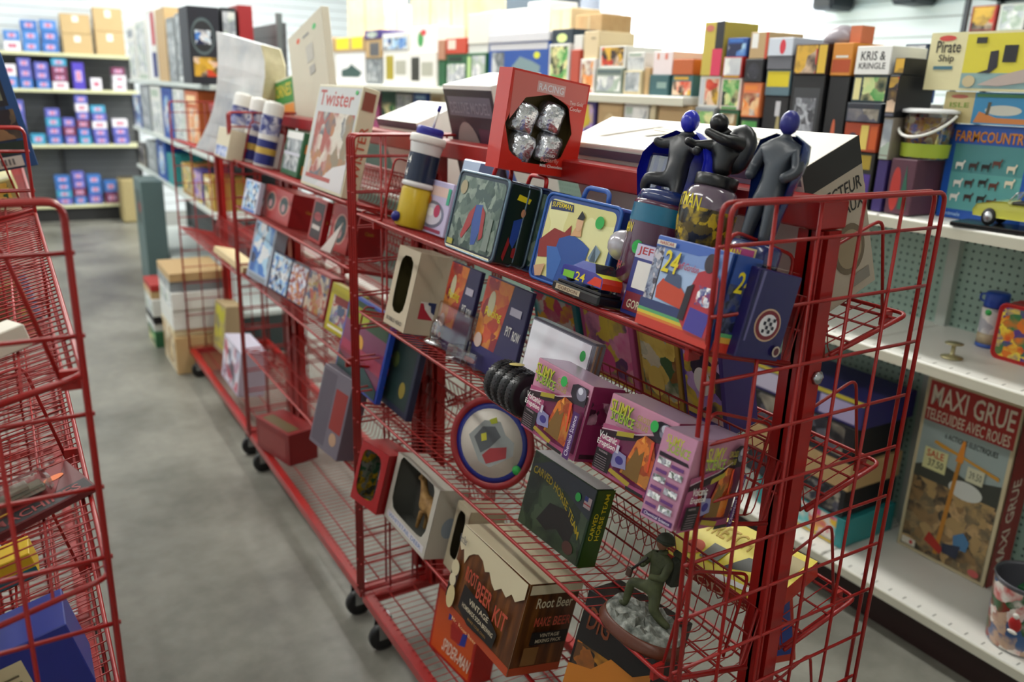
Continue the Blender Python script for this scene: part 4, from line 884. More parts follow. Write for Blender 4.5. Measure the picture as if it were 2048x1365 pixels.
Rbox('photo_box', 'large white carton with a dark photo panel standing behind the beam', 'carton', .035, (884, 169), (981, 173), .15, M('#e9e7e0', .5),
  [('r', 'f', 0, 0, 1, .97, M('#2b2733', .35)), ('r', 'f', .06, .78, .94, .92, M('#6a6470')), ('e', 'f', .36, .46, .26, .28, M('#93807c')), ('r', 'f', .62, .3, .95, .5, M('#4a4560')), ('t', 'f', 'DELUXE MODEL', .1, .8, .9, .88, M('#8c8690')), ('r', 'f', .62, .54, .95, .7, M('#5a2c40')), ('p', 'r', [(0, 0), (.3, 0), (.1, .5), (0, .6)], M('#5a6fb8'))])
Rbox('metal_detector_box', 'long cream carton reading DÉTECTEUR DE MÉTAUX on its end, behind the beam', 'carton', .03, (1130, 285), (1603, 335), .132, M('#efeae0', .45),
  [('r', 'r', 0, 0, 1, 1, M('#b5ab98', .5)), ('p', 'r', [(0, .82), (1, .82), (1, 1), (0, 1)], M('#1c1a18')), ('t', 'r', 'DÉTECTEUR', .02, .68, .95, .79, M('#221e1a')), ('t', 'r', 'DE MÉTAUX', .02, .56, .95, .66, M('#221e1a')), ('e', 'r', .6, .33, .28, .17, M('#6e604a')), ('e', 'r', .6, .33, .22, .13, M('#9a8a6c')), ('r', 'r', .55, .06, .9, .14, M('#8a857a')),
   ('p', 't', [(.3, .45), (.45, .7), (.47, .68), (.33, .42)], M('#cfc9b8')), ('e', 't', .72, .5, .06, .16, M('#a8a292')), ('e', 't', .72, .5, .045, .11, M('#e8e2d4')), ('p', 't', [(.3, .68), (.7, .55), (.7, .52), (.3, .65)], M('#b5ae9c')), ('p', 't', [(.1, .3), (.3, .8), (.33, .8), (.14, .3)], M('#ded8c8')), ('r', 't', .8, .25, .94, .3, M('#8a8478')), ('r', 'f', 0, .9, 1, .97, M('#5a5668'))], tip=9)
Rbox('flat_white_carton', 'plain white carton standing behind the beam of the middle cart, its top glaring', 'carton', .035, (752, 240), (832, 243), .16, M('#f2f0ea', .45), [('r', 'f', 0, .9, 1, 1, M('#4a4250'))], k=LV2[0], tip=7)  # dark band along the front's top edge is painted shade
# goods on the far-side baskets of the nearest cart, seen through the wires
pal = {'pink': ['#c03a7c', '#e0559a', '#f0a0c0', '#5a2c6c', '#e8d04a'], 'teal': ['#1c8c94', '#4ac0c4', '#e8e4d8', '#d9487c', '#f0c83a'], 'purple': ['#3c2c7c', '#6a4cb0', '#c9a8e0', '#e0c43a', '#1c1c3c'],
       'gold': ['#c9a030', '#f0d468', '#8c5a1c', '#e8e0c0', '#3c6a3c'], 'red': ['#a81c1c', '#d94a2c', '#f0d0b0', '#2c1c1c', '#e0b03a'], 'blue': ['#1c3c8c', '#3c78c8', '#a8d0e8', '#e8e8e8', '#14204c'], 'green': ['#1c5c34', '#4c9c4c', '#b8d890', '#e8e0a0', '#143020'],
       'dark': ['#16161c', '#2c2c38', '#5a5a68', '#a8a090', '#1c1c24'], 'white': ['#e8e8e4', '#c8ccd0', '#8c949c', '#f4f4f0', '#a8b8a8'], 'tan': ['#c8a878', '#e0c898', '#a88858', '#e8dcc0', '#8c7048'], 'grey': ['#7c8488', '#a8b0b4', '#5c6468', '#d0d4d4', '#8c9498'], 'orange': ['#c8581c', '#f08c3c', '#f0d0a0', '#8c2c14', '#e8e0d0'], 'cream': ['#e8dcb8', '#f0e8d0', '#c8b488', '#b09468', '#f4f0e4'], 'yellow': ['#e8d41c', '#f4ec5c', '#c8a010', '#e88c1c', '#fcf8c0']}
base_c = {'pink': '#c4588c', 'teal': '#2c8c90', 'purple': '#40307c', 'gold': '#b8923c', 'red': '#a82420', 'blue': '#2450a0', 'green': '#2c6440', 'dark': '#1a1a20', 'white': '#dcdcd6', 'tan': '#c0a070', 'grey': '#888e90', 'orange': '#c0602c', 'cream': '#dccfa8', 'yellow': '#dcc820'}
def A(p, sc=26, seed=0): return art(pal[p], sc, .4, seed)
def Bc(p): return M(base_c[p], .45)
def pic(p, seed=0, sc=26, style=0, p2=None):
    st = [[('r', 'f', .05, .05, .95, .7, A(p2 or p, sc, seed)), ('r', 'f', .1, .78, .8, .92, M(pal[p][(seed+2) % 5]))],
          [('r', 'f', .08, .12, .92, .95, A(p2 or p, sc, seed)), ('r', 'f', .1, .02, .9, .09, M(pal[p][(seed+3) % 5]))],
          [('r', 'f', .3, .08, .96, .92, A(p2 or p, sc, seed)), ('r', 'f', .05, .1, .24, .9, M(pal[p][(seed+1) % 5]))],
          [('e', 'f', .5, .48, .34, .36, A(p2 or p, sc, seed)), ('r', 'f', .15, .86, .85, .95, M(pal[p][(seed+2) % 5]))],
          [('r', 'f', .1, .3, .9, .7, M(pal[p][1], .4))], []]
    return st[style]
for i, (X, tl, tr, p, lab) in enumerate(((.06, (1060, 575), (1150, 606), 'teal', 'teal and white children\'s craft pack on the far side of the second shelf, leftmost'), (.06, (1156, 600), (1262, 640), 'pink', 'bright pink toy pack on the far side, behind the glossy picture case'),
      (.06, (1268, 632), (1352, 664), 'gold', 'gold and green toy pack on the far side, above the science kits'), (.06, (1356, 668), (1442, 700), 'purple', 'purple toy pack with a white badge on the far side'))):
    T, w, h = topR(K2, X, tl, tr); print('far', w, h)
    carton('toy_pack', lab, 'toy pack', T, w, .08, h, Bc(p), pic(p, i, 24, 1) + ([('e', 'f', .5, .55, .2, .16, WH)] if p == 'purple' else [('e', 'f', .4, .3, .2, .18, M(pal[p][1]))]), group='bright toy packs on the far side of the cart')
# yellow game lying on the far third basket
P, n = SRt(K3); T, w, h = frame(n, P, (1322, 1125), (1530, 1248), (1318, 1105)); print('game', w, h); 
carton('yellow_game_box', 'yellow boxed game with red edges lying flat on the far side of the third shelf', 'game box', T, w*1.0, .16, .035, M('#b9301c', .35), [('r', 't', 0, 0, 1, 1, M('#e0cc14', .35)), ('p', 't', [(.5, .2), (.75, .4), (.7, .6), (.6, .55)], M('#3c3c34')), ('r', 't', .76, .1, .96, .9, M('#b0a070')), ('t', 't', 'STRETCH', .06, .62, .55, .86, M('#c8a010')), ('e', 't', .2, .3, .08, .14, M('#d9542c')), ('p', 't', [(.5, 0), (.95, .1), (.95, .16), (.5, .1)], WH), ('r', 't', .3, .2, .45, .5, M('#6a6a60')), ('t', 'f', 'NOODLES', .1, .2, .9, .8, M('#e8c8a8'))])
P, n = SRt(K4); T, w, h = frame(n, P, (1545, 1330), (1592, 1322), (1560, 1180)); print('rb2', w, h)
carton('toy_pack', 'red and blue boxed toy on the far side near the cart end', 'toy pack', T, w, .12, h, M('#b5341c', .35), [('r', 'f', .15, .1, .9, .5, M('#24408c')), ('r', 'f', .3, .55, .85, .9, M('#3c4c8c'))])

# ------------------------------------------------------------------ goods on the middle and far carts
Ka, Kb, Kc, Kd = LV2
T, w, h = topL(Ka, -.13, (640, 168), (728, 174)); print('twister', w, h)
carton('tall_game_box', 'tall cream game box with red title lettering standing on the middle cart', 'game box', T, w, .05, h, M('#d9d2b4', .4),
  [('r', 'f', .02, .03, .98, .98, M('#c9cac8', .4)), ('t', 'f', 'Twister', .08, .8, .86, .95, M('#b8433a')), ('r', 'f', .1, .12, .95, .74, art(['#b5a88c', '#8c7c60', '#b8743c', '#5a5c64', '#d9d0c0', '#a84838'], 18, .4, 4)), ('p', 'f', [(.35, .03), (.98, .03), (.98, .3), (.7, .24)], M('#d8d4d4')), ('r', 'f', .1, .09, .7, .13, M('#b05048')), ('e', 'f', .9, .94, .03, .02, GRN),
   ('r', 'r', .12, .8, .8, .96, M('#8c4c3c')), ('tv', 'r', 'TWISTER', .25, .1, .75, .66, M('#c05438'))])
# film-style boxes and small cartons, middle cart top shelf
rows = [(Ka, (560, 345), (592, 357), (572, 258), .06, 'green', 'green and white model box, rear of two standing left of the tall game box', 'model box'),
        (Ka, (516, 325), (545, 337), (530, 262), .04, 'white', 'small pale lilac and white box standing left of the green model boxes', 'model box'),
        (Ka, (496, 318), (512, 324), (508, 268), .03, 'orange', 'thin orange and white box at the far end of the middle cart', 'model box')]
for bl_ in rows:
    k, bl, br, tl, d, p, lab, cat = bl_; T, w, h = onL(k, bl, br, tl)
    carton('model_box', lab, cat, T, w, d, h, Bc(p), pic(p, 2, 40, 1, 'grey' if p == 'green' else None) + ([('r', 'f', .03, .82, .97, .98, WH), ('r', 'f', .03, .45, .97, .52, M('#c9cad4')), ('r', 'r', .2, .55, .7, .75, M('#c9782c')), ('r', 'r', .2, .08, .7, .28, M('#c9782c'))] if p == 'green' else []))
for i in range(3):
    Tn, _w, H = topL(Ka, -.1, ((484, 186), (517, 196), (545, 204))[i], ((500, 190), (530, 200), (560, 208))[i]); Tn = Tn @ Matrix.Translation((0, .01, 0)); q = MB()
    q.lathe([(.036, 0), (.038, .003), (.038, H-.01), (.034, H), (.02, H+.004)], M('#e4e2dc', .4), 22, Tn); q.lathe([(.0385, .01), (.0385, H*.42)], M('#232c78', .35), 22, Tn, False); q.lathe([(.0385, H*.5), (.0385, H*.8)], art(['#232c78', '#d9d9e4', '#232c78', '#8c90b8'], 40, .35, i), 22, Tn, False)
    q.lathe([(.0386, H*.2), (.0386, H*.3)], M('#c9a84a'), 22, Tn, False)
    tag(q.build('drink_tumbler'), 'navy and white drink tumbler at the far end of the middle cart, %s' % ['farthest of three', 'middle of three', 'nearest of three'][i], 'tumbler', 'navy and white tumblers')
# red boxed sets on the second shelf
redbox = M('#8c1218', .35)
for i, (bl, br, tl, d, lab) in enumerate((((522, 430), (566, 452), (546, 372), .14, 'dark red gift box with two grey oval windows, farthest of three'), ((614, 478), (638, 492), (634, 396), .02, 'slim red and black folder box leaning between the red gift boxes'), ((652, 497), (690, 513), (672, 408), .13, 'dark red gift box with one grey window beside the cart end'))):
    T, w, h = onL(Kb, bl, br, tl); 
    if i == 0: T, w, h = onL(Kb, (522, 430), (574, 456), (542, 370))
    wn = [('e', 'f', .28, .55, .18, .3, M('#c98c80')), ('e', 'f', .28, .55, .14, .26, M('#3c4c4c')), ('e', 'f', .76, .55, .18, .3, M('#c98c80')), ('e', 'f', .76, .55, .14, .26, M('#3c4c4c')), ('e', 'f', .28, .48, .06, .12, M('#b88c8c')), ('e', 'f', .76, .48, .06, .12, M('#b88c8c'))]
    if i: wn = [('e', 'f', .5, .5, .34, .34, M('#c98c80')), ('e', 'f', .5, .5, .28, .3, M('#3c4c4c')), ('e', 'f', .5, .42, .12, .12, M('#b88c8c'))]
    if i == 1: wn = [('r', 'f', .1, .08, .9, .92, M('#2c1c20')), ('e', 'f', .5, .6, .3, .1, M('#a83a40')), ('r', 'f', .2, .3, .8, .4, M('#c9c0b8'))]
    carton('gift_box', lab, 'gift box', T, w, d, h, M('#a8302c', .35), wn + [('r', 'r', 0, 0, 1, 1, redbox), ('t', 'r', 'Classic', .4, .5, .65, .58, M('#b8942c'))], group='dark red gift boxes on the middle cart')
T, w, h = onL(Kb, (482, 418), (510, 430), (496, 358)); 
carton('card_pack', 'small pale blue card pack left of the dark red gift boxes', 'card pack', T, w, .02, h, M('#c9cce0', .35), pic('blue', 3, 60, 1))
T, w, h = onL(Kb, (640, 500), (648, 503), (668, 420)); q = MB(); q.add([(0, 0, 0), (.05, 0, 0), (.08, 0, .1), (0, .004, 0), (.05, .004, 0), (.08, .004, .1)], [(0, 1, 2), (5, 4, 3), (0, 3, 4, 1), (1, 4, 5, 2), (2, 5, 3, 0)], M('#dcd4cc', .5))
tag(q.build('folded_card', None, T), 'white folded card standing between the dark red gift boxes', 'card')
# picture puzzles on the third shelf of the middle cart
PZ = 'picture boxes on the third shelf of the middle cart'
for i, (bl, br, tl, d, base, pr, lab) in enumerate((
    ((520, 574), (555, 596), (540, 500), .012, M('#2c3a5c', .2), A('blue', 60, 4), 'glossy blue comic card pack, farthest of four'),
    ((556, 597), (588, 616), (574, 520), .012, M('#3c3c4c', .2), art(['#3c4c8c', '#c9ccd8', '#c87c2c', '#8c1c24', '#e0e0ec'], 60, .2, 2), 'glossy silver and blue comic card pack, second of four'),
    ((588, 616), (630, 642), (610, 534), .05, M('#8c1a1e', .35), art(['#5a6aa8', '#a88c40', '#a84838', '#c8b8a0', '#38486c'], 40, .4, 3), 'red edged picture box showing a mottled blue scene'),
    ((630, 655), (684, 690), (648, 562), .03, M('#a89c18', .35), None, 'yellow framed picture box with a dark red heading'))):
    T, w, h = onL(Kc, bl, br, tl, 0, .03)
    it = [('r', 'f', .04, .04, .96, .96, pr)] if pr else [('r', 'f', .04, .03, .96, .97, M('#b8ac1c')), ('r', 'f', .14, .2, .86, .78, art(['#2c2c38', '#6a7ca8', '#a83828', '#c8c0b0', '#3c4c6c'], 40, .3, 6)), ('r', 'f', .2, .62, .8, .78, M('#7c1c18')), ('r', 'f', .12, .09, .85, .14, M('#f0eed8', .2))]
    carton('picture_box', lab, 'picture box', T, w, d, h, base, it, group=PZ)
T, w, h = onL(Kc, (690, 708), (752, 742), (706, 594), 0, .03); print('pb', w, h)
T, w, h = onL(Kc, (688, 690), (693, 693), (702, 594), 0, .03)
sun = [('r', 'f', .03, .03, .97, .97, M('#7c2c58', .35)), ('r', 'f', .03, .7, .97, .97, M('#2c4c2c')), ('e', 'f', .42, .5, .1, .1, M('#d9a03a')), ('r', 'f', .03, .3, .97, .45, M('#a83c58')), ('p', 'f', [(.03, .03), (.97, .03), (.97, .14), (.6, .3), (.3, .2), (.03, .28)], M('#1c4444')), ('p', 'f', [(.1, .7), (.5, .72), (.6, .9), (.1, .9)], M('#9ca41c'))]
T = T @ Matrix.Translation((.0, 0, 0)); T.translation.y = 1.345
carton('picture_book', 'blue edged picture book with a magenta sunset, seen through the cart end', 'picture book', T, .0, .0, .0, BLUE) if False else None
P, n = SL(K3); 
for i, (tl, tr, X, d, lab) in enumerate((((702, 590), (788, 632), -.13, .018, 'blue edged picture book with a magenta sunset at the far end of the nearest cart'), ((790, 650), (848, 676), -.1, .02, 'dark blue and green picture book behind the wires beside the sunset book'))):
    T, w, h = topL(K3, X, tl, tr); T = T @ Matrix.Translation((0, 0, h-.17 if h > .17 else 0)); hh = min(h, .17)
    T, w, h0 = topL(K3, X, tl, tr)
    carton('picture_book', lab, 'picture book', T, w, d, h0, BLUE if i == 0 else M('#18203c', .4), sun if i == 0 else [('r', 'f', .08, .08, .92, .9, M('#1c3430')), ('e', 'f', .3, .6, .12, .1, M('#4c5a2c')), ('e', 'f', .7, .3, .1, .1, M('#8c7c2c'))], group='tall picture books')
# base decks
def deck(y, bl, br, tl, d, base, items, name, lab, cat, lean=0):
    T, w, h = frame(Vector((0, 0, 1)), Vector((0, 0, .157)), bl, br, tl, lean); w = min(w, .36); print(name, w, h)
    carton(name, lab, cat, T, w, d, h, base, items)
deck(0, (515, 893), (580, 935), (528, 832), .13, M('#7c1518', .4), [('r', 'r', .02, .02, .98, .98, M('#7c1116', .4)), ('r', 't', .1, .1, .9, .5, M('#5a4a28')), ('r', 'f', .1, .2, .9, .8, M('#8c3a38'))], 'long_red_box', 'long red box lying on the base deck of the middle cart', 'box')
deck(0, (443, 750), (487, 812), (461, 668), .13, M('#b9b4c4', .5), [('r', 'f', .05, .05, .95, .95, art(['#c8c4d8', '#d8d4dc', '#a8b0c8', '#b85868', '#5c5c68'], 16, .5, 3)), ('e', 'f', .6, .42, .1, .14, M('#4c4854')), ('e', 'f', .45, .26, .14, .1, M('#a8485c'))], 'lilac_carton', 'pale lilac toy carton on the base deck of the farthest cart', 'carton', R(8))
deck(0, (427, 694), (448, 712), (446, 600), .1, M('#a89470', .6), [('r', 'f', .1, .1, .95, .95, art(['#a8a41c', '#c8c040', '#8c8468', '#b8ac5c'], 16, .5, 3))], 'yellow_print_box', 'tan box with yellow print near the far end of the farthest cart', 'box', R(6))
# seen through the lower wires of the middle cart
T, w, h = onL(Kd, (606, 880), (660, 925), (618, 722), 0, .02); 
carton('grey_toy_carton', 'grey and red toy carton on the lowest basket of the middle cart', 'carton', T, w, .06, h, M('#6c6470', .5), [('r', 'f', .05, .05, .5, .95, M('#58505c')), ('r', 'f', .55, .3, .95, .8, M('#8c2018')), ('e', 'f', .75, .2, .12, .08, M('#b08c70'))])
T, w, h = onL(Kc, (473, 548), (512, 572), (490, 430), 0, .04)
carton('pale_blue_carton', 'pale blue and white carton at the far end of the middle cart third shelf', 'carton', T, w, .05, h, M('#a8b4c4', .5), pic('white', 4, 20, 1, 'blue'))
# leaning poster tube stack and printed sacks at the far cart
Pc, nc = SL(2.05)
Pb = hit(386, 297, Pc, NL) + Vector((.01, 0, 0)); u = Vector((CR.x, CR.y, 0)).normalized(); up = (Vector((0, 0, 1)) + u*.24).normalized(); u = (u - up*u.dot(up)).normalized()
T = Matrix((u, up.cross(u), up)).transposed().to_4x4(); T.translation = Pb; w, h = .27, .50
q = MB(); n_ = 8; pap = noisy('wrinkled_paper', '#ccd4dc', '#f2f4f6', 14, .6, .7, 6, (1, 1, .5), '#e4e8ea'); pap2 = noisy('aged_wrap', '#a8a07c', '#cfc6a0', 12, .7, .6)
vs = []; 
for i in range(n_+1):
    t = i/n_; xo = .05*math.sin(3*t); ww = w*(1.1-.25*t+.05*math.sin(9*t)); 
    for (a, b_) in ((0, 0), (1, -.004), (1.35, .06), (1.3, .11), (.1, .1)): vs.append((a*ww*.8+xo, b_+.01*math.sin(7*t+a), h*t))
fs = []; fm_ = []
for i in range(n_):
    for j in range(5): fs.append((i*5+j, i*5+(j+1) % 5, (i+1)*5+(j+1) % 5, (i+1)*5+j))
q.add(vs, [f for k, f in enumerate(fs) if k % 5 in (0, 4)], pap); q.add(vs, [f for k, f in enumerate(fs) if k % 5 in (1, 2, 3)], pap2); q.add(vs[-5:], [(0, 1, 2, 3, 4)], pap); q.add(vs[:5], [(4, 3, 2, 1, 0)], pap)
tag(q.build('wrapped_bundle', None, T), 'tall crumpled white paper bundle standing on the farthest cart', 'wrapped bundle')
T, w, h = frame(NL, Pc, (428, 310), (452, 320), (434, 252)); carton('blue_striped_box', 'small cream box with blue stripes right of the crumpled paper bundle', 'box', T, w, .06, h, M('#cfc4a8', .5), [('r', 'f', .05, .05, .95, .4, art(['#3c5ca8', '#d8dce8', '#3c5ca8', '#a8b4d8'], 50, .4, 1))])
# cream carton with stickers leaning behind the beam
def plank(bl, br, tl, X, d, name, lab, cat, base, items):
    a = atx(*bl, X); b = atx(*br, X); c = atx(*tl, X); u = (b-a); w = u.length; u.normalize(); v = (c-a); v = (v - u*v.dot(u)); h = v.length; v.normalize()
    T = Matrix((u, v.cross(u), v)).transposed().to_4x4(); T.translation = a; print(name, w, h)
    return carton(name, lab, cat, T, w, d, h, base, items)
plank((600, 300), (668, 262), (548, 106), .04, .03, 'sticker_carton', 'cream carton with an orange and a green sticker leaning behind the beam', 'carton', M('#d4cdb8', .6), [('e', 'f', .3, .9, .05, .022, M('#e0603c')), ('e', 'f', .78, .9, .05, .022, M('#5cc878')), ('r', 'f', .45, .88, .62, .9, M('#8c8c88')), ('r', 'f', .5, .66, .7, .8, M('#c4c0b4')), ('r', 'f', .55, .55, .7, .62, M('#b0aca4'))])
plank((520, 245), (590, 225), (500, 185), .04, .03, 'green_game_box', 'green and orange game box with yellow lettering leaning behind the beam', 'game box', M('#d8d4b8', .5), [('p', 'f', [(0, .3), (1, .3), (1, .95), (0, .95)], M('#3c8c3c')), ('t', 'f', 'MILLE BORNES', .1, .5, .95, .85, M('#e0c43c')), ('r', 'f', .3, 0, 1, .28, M('#e0923c'))])
# shallow yellow stack on the far cart's lower shelf
Pc2, _ = SL(7.1); T, w, h = frame(NL, Pc2, (400, 500), (455, 545), (402, 488), 0, .06); carton('cream_carton', 'flat cream carton on the lower shelf of the farthest cart', 'carton', T, w, .1, .03, M('#cdb98c', .6))
# ------------------------------------------------------------------ long white shelving along the right aisle
GX = 1.22; shelfm = M('#e2e1da', .4); edge = M('#cfcdbb', .45)
def pegmat():
    m = bpy.data.materials.new('green_pegboard'); m.use_nodes = True; nt = m.node_tree; N = nt.nodes; L = nt.links; b = N['Principled BSDF']; b.inputs['Roughness'].default_value = .6
    tc = N.new('ShaderNodeTexCoord'); mp = N.new('ShaderNodeVectorMath'); mp.operation = 'SCALE'; mp.inputs[3].default_value = 1/.0254; L.new(tc.outputs['Object'], mp.inputs[0])
    fr = N.new('ShaderNodeVectorMath'); fr.operation = 'FRACTION'; L.new(mp.outputs[0], fr.inputs[0])
    sb = N.new('ShaderNodeVectorMath'); sb.operation = 'SUBTRACT'; sb.inputs[1].default_value = (.5, .5, .5); L.new(fr.outputs[0], sb.inputs[0])
    mu = N.new('ShaderNodeVectorMath'); mu.operation = 'MULTIPLY'; mu.inputs[1].default_value = (0, 1, 1); L.new(sb.outputs[0], mu.inputs[0])
    le = N.new('ShaderNodeVectorMath'); le.operation = 'LENGTH'; L.new(mu.outputs[0], le.inputs[0])
    cr = N.new('ShaderNodeValToRGB'); e = cr.color_ramp.elements; e[0].position = .15; e[0].color = lin('#3f5450'); e[1].position = .2; e[1].color = lin('#a3bfb2')
    L.new(le.outputs['Value'], cr.inputs[0]); L.new(cr.outputs[0], b.inputs['Base Color']); return m
PEG = pegmat()
GY0, GY1, GD = -.42, 7.0, .46
e = empty('shelving_unit', Matrix.Translation((GX, 0, 0)), 'long white steel shelving unit with green pegboard back along the right aisle', 'shelving unit')
q = MB(); q.box(GD, GY0, .1, GD+.012, GY1, 1.40, PEG); q.box(GD, 1.45, 1.4, GD+.012, GY1, 1.72, M('#5c6a66', .6)); q.build('pegboard_back', e)
for y in (-.42, .80, 2.02, 3.24, 4.46, 5.68, 6.96): q = MB(); q.box(GD-.03, y-.018, 0, GD, y+.018, 1.72 if y > 1 else 1.5, M('#b4bcb4', .5)); q.build('upright', e)
q = MB(); q.box(.05, GY0, 0, .07, GY1, .115, M('#2a1512', .6)); q.box(.07, GY0, 0, GD, GY0+.02, .115, M('#2a1512', .6)); q.build('kick_plate', e)
def gshelf(z, y0, y1, d, nm='shelf'):
    q = MB(); y = y0
    while y < y1-.01:
        q.bbox(GD-d if d < GD else 0, y+.002, z-.032, GD, min(y+1.22, y1)-.002, z, shelfm, .004); y += 1.22
    x = GD-d if d < GD else 0
    q.box(x-.003, y0, z-.034, x, y1, z-.006, edge)
    for i in range(int((y1-y0)/.05)): q.box(x+.012, y0+.02+i*.05, z, x+.03, y0+.024+i*.05, z+.0004, M('#8c8c86', .6))
    q.build(nm, e)
gshelf(.16, GY0, GY1, .46, 'base_shelf'); gshelf(.92, GY0, GY1, .46); gshelf(1.318, GY0, 1.68, .46); gshelf(1.63, 1.69, GY1, .46); gshelf(1.318, 1.68, GY1, .34)

cnt = {}
def tbox(T, w, d, h, pal_, style, seed, lab, grp, p2=None, name='toy_box', cat='toy box'):
    q = MB(); q.bbox(0, 0, 0, w, d, h, Bc(pal_) if not pal_.startswith('#') else M(pal_, .5), .002)
    pp = pal_ if not pal_.startswith('#') else (p2 or 'white')
    sc = 14 + (seed*7) % 18
    it = list(pic(pp, seed, sc, style, p2)) if isinstance(style, int) else list(style)
    prints(q, w, d, h, it); o = q.build(name, None, T); return tag(o, lab, cat, grp)
def toX(X, Y, z):   # frame facing -X
    T = Matrix(((0, 1, 0, X), (-1, 0, 0, Y), (0, 0, 1, z), (0, 0, 0, 1))); return T
def col(X, x0, x1, zb, tiers, D=.2, grp=None, where='', ym=140, seed0=0, zmax=9):
    """stack of boxes facing the aisle; tiers = (top pixel, palette, style, description[, second palette])"""
    Ya = atx(x0, ym, X).y; Yb = atx(x1, ym, X).y; w = Ya-Yb-.006; z = zb; xm = (x0+x1)/2
    for i, t in enumerate(tiers):
        top = atx(xm, t[0], X).z; h = top-z-.001
        if h < .02: print('THIN', x0, t, h); continue
        if top > zmax: top = zmax; h = top-z-.001
        tier = '' if len(tiers) == 1 else (', lowest of its stack' if i == 0 else ', top of its stack' if i == len(tiers)-1 else ', mid stack')
        tbox(toX(X + .004*((i*7+int(x0)) % 4), Ya-.003, z+.001), w, D, h, t[1], t[2], seed0+i*3+int(x0) % 11, t[3] + (where and ' ' + where) + tier, grp, t[4] if len(t) > 4 else None, t[5] if len(t) > 5 else 'toy_box', t[6] if len(t) > 6 else 'toy box')
        z = top
GG = 'toy boxes on the long right shelving'
CB_ = 'carton'
S6 = 1.63
tank = lambda c: [('p', 'f', [(.2, .2), (.8, .2), (.9, .35), (.7, .5), (.55, .62), (.45, .5), (.2, .42)], M(c, .5))]
win = lambda c: [('r', 'f', .12, .15, .42, .85, M(c, .5)), ('r', 'f', .5, .3, .9, .7, M('#b8b8a8', .5))]
cols = [
 (590, 640, [(120, 'cream', 5, 'plain cream coloured carton'), (75, 'tan', 5, 'plain tan carton')]),
 (642, 668, [(104, 'white', tank('#6a8c84'), 'white and pale green box with a tank picture'), (76, 'tan', 5, 'small tan carton')]),
 (670, 728, [(104, '#f2f2f2', tank('#3c5a54'), 'white box with a dark green tank picture'), (74, 'tan', [('r', 'f', .05, .2, .5, .95, M('#f0e01c')), ('r', 'f', .6, .2, .95, .95, M('#f0e01c'))], 'tan carton with two bright yellow stickers')]),
 (730, 761, [(116, 'grey', 1, 'grey and dark red picture box'), (78, 'tan', [('r', 'f', .3, .1, .9, .8, M('#5a5c60'))], 'tan carton with a dark picture'), (60, 'purple', 3, 'flat pale purple box', 'white')]),
 (763, 814, [(100, '#f0efe8', win('#b0a030'), 'white box with two small windows'), (66, 'white', 0, 'blue and white picture box', 'blue')]),
 (816, 872, [(104, '#eeece4', win('#3a3a34'), 'white box with a dark window picture'), (52, '#f2f0ea', [('e', 'f', .4, .5, .1, .3, M('#3c9c4c')), ('e', 'f', .5, .75, .1, .12, M('#d84848'))], 'wide white box with a small green and red mark')]),
 (874, 888, [(120, 'green', 5, 'narrow dark green box'), (80, '#b88468', 5, 'narrow tan red box')]),
 (890, 930, [(108, 'green', 0, 'dark green and white picture box', 'white'), (76, '#c84830', [('r', 'f', .1, .3, .5, .9, M('#e8d8c8'))], 'bright red toy box')]),
 (932, 972, [(106, 'green', 2, 'dark green box with a pale picture', 'white'), (88, 'white', 5, 'small pale grey box'), (26, '#e8e6da', 5, 'tall off-white carton')]),
 (974, 1094, [(84, '#2450a0', [('r', 'f', .02, .84, .98, .98, M('#c8c8cc')), ('r', 'f', .06, .1, .28, .8, A('grey', 14, 2)), ('p', 'f', [(.35, .1), (.42, .5), (.55, .7), (.75, .6), (.88, .5), (.85, .2), (.6, .1)], M('#7c9498')), ('e', 'f', .82, .72, .05, .07, M('#d8dc3c')), ('r', 'f', .75, .05, .98, .2, M('#8c8c34'))], 'large blue box with a big grey machine picture'), (66, '#d4d4d8', 5, 'flat pale grey carton')]),
 (1096, 1138, [(88, 'white', 1, 'pale blue and green picture box', 'green'), (58, '#243440', [('e', 'f', .5, .4, .25, .3, M('#e0f49c'))], 'dark teal box with a pale green sticker')]),
 (1140, 1158, [(100, '#b84c38', 5, 'narrow red tin'), (70, 'white', 5, 'small white topped tub')]),
 (1160, 1190, [(118, '#efe8e4', 1, 'white box with a floral print', 'orange'), (62, '#dcc8a0', [('r', 'f', .5, .7, .8, .78, M('#a89878'))], 'pale cardboard carton', None, 'carton', 'carton')]),
 (1192, 1246, [(137, '#889488', [('r', 'f', .06, .1, .94, .7, A('white', 22, 4)), ('r', 'f', .05, .8, .95, .95, M('#5c6c6c'))], 'grey green box with a pale village picture'), (92, 'white', 1, 'white and red box with a racing car picture', 'red')]),
 (1248, 1284, [(142, 'cream', 1, 'cream picture box with mixed small photos', 'grey'), (104, 'white', 0, 'grey and white box with toy picture', 'grey')]),
 (1286, 1298, [(135, 'tan', 5, 'narrow tan box between picture boxes')]),
 (1300, 1340, [(150, '#3c6468', [('r', 'f', .4, .35, .9, .65, M('#8ca8a0'))], 'dark teal box with a pale title band'), (102, '#ecdede', [('r', 'f', .2, .65, .3, .9, M('#d87848')), ('r', 'f', .6, .65, .75, .9, M('#e08878'))], 'white box with two orange marks')]),
 (1342, 1385, [(150, '#48787c', 0, 'teal and maroon box', 'red'), (118, 'orange', 5, 'small orange box')]),
]
for k, (x0, x1, tiers) in enumerate(cols):
    nb = ' on the top shelf, stack %d from the far left end' % (k+1)
    ordn = ['first', 'second', 'third', 'fourth', 'fifth', 'sixth', 'seventh', 'eighth', 'ninth', 'tenth', 'eleventh', 'twelfth', 'thirteenth', 'fourteenth', 'fifteenth', 'sixteenth', 'seventeenth', 'eighteenth'][k]
    col(GX+.03, x0, x1, S6+.001, tiers, .2, GG, '', seed0=k)
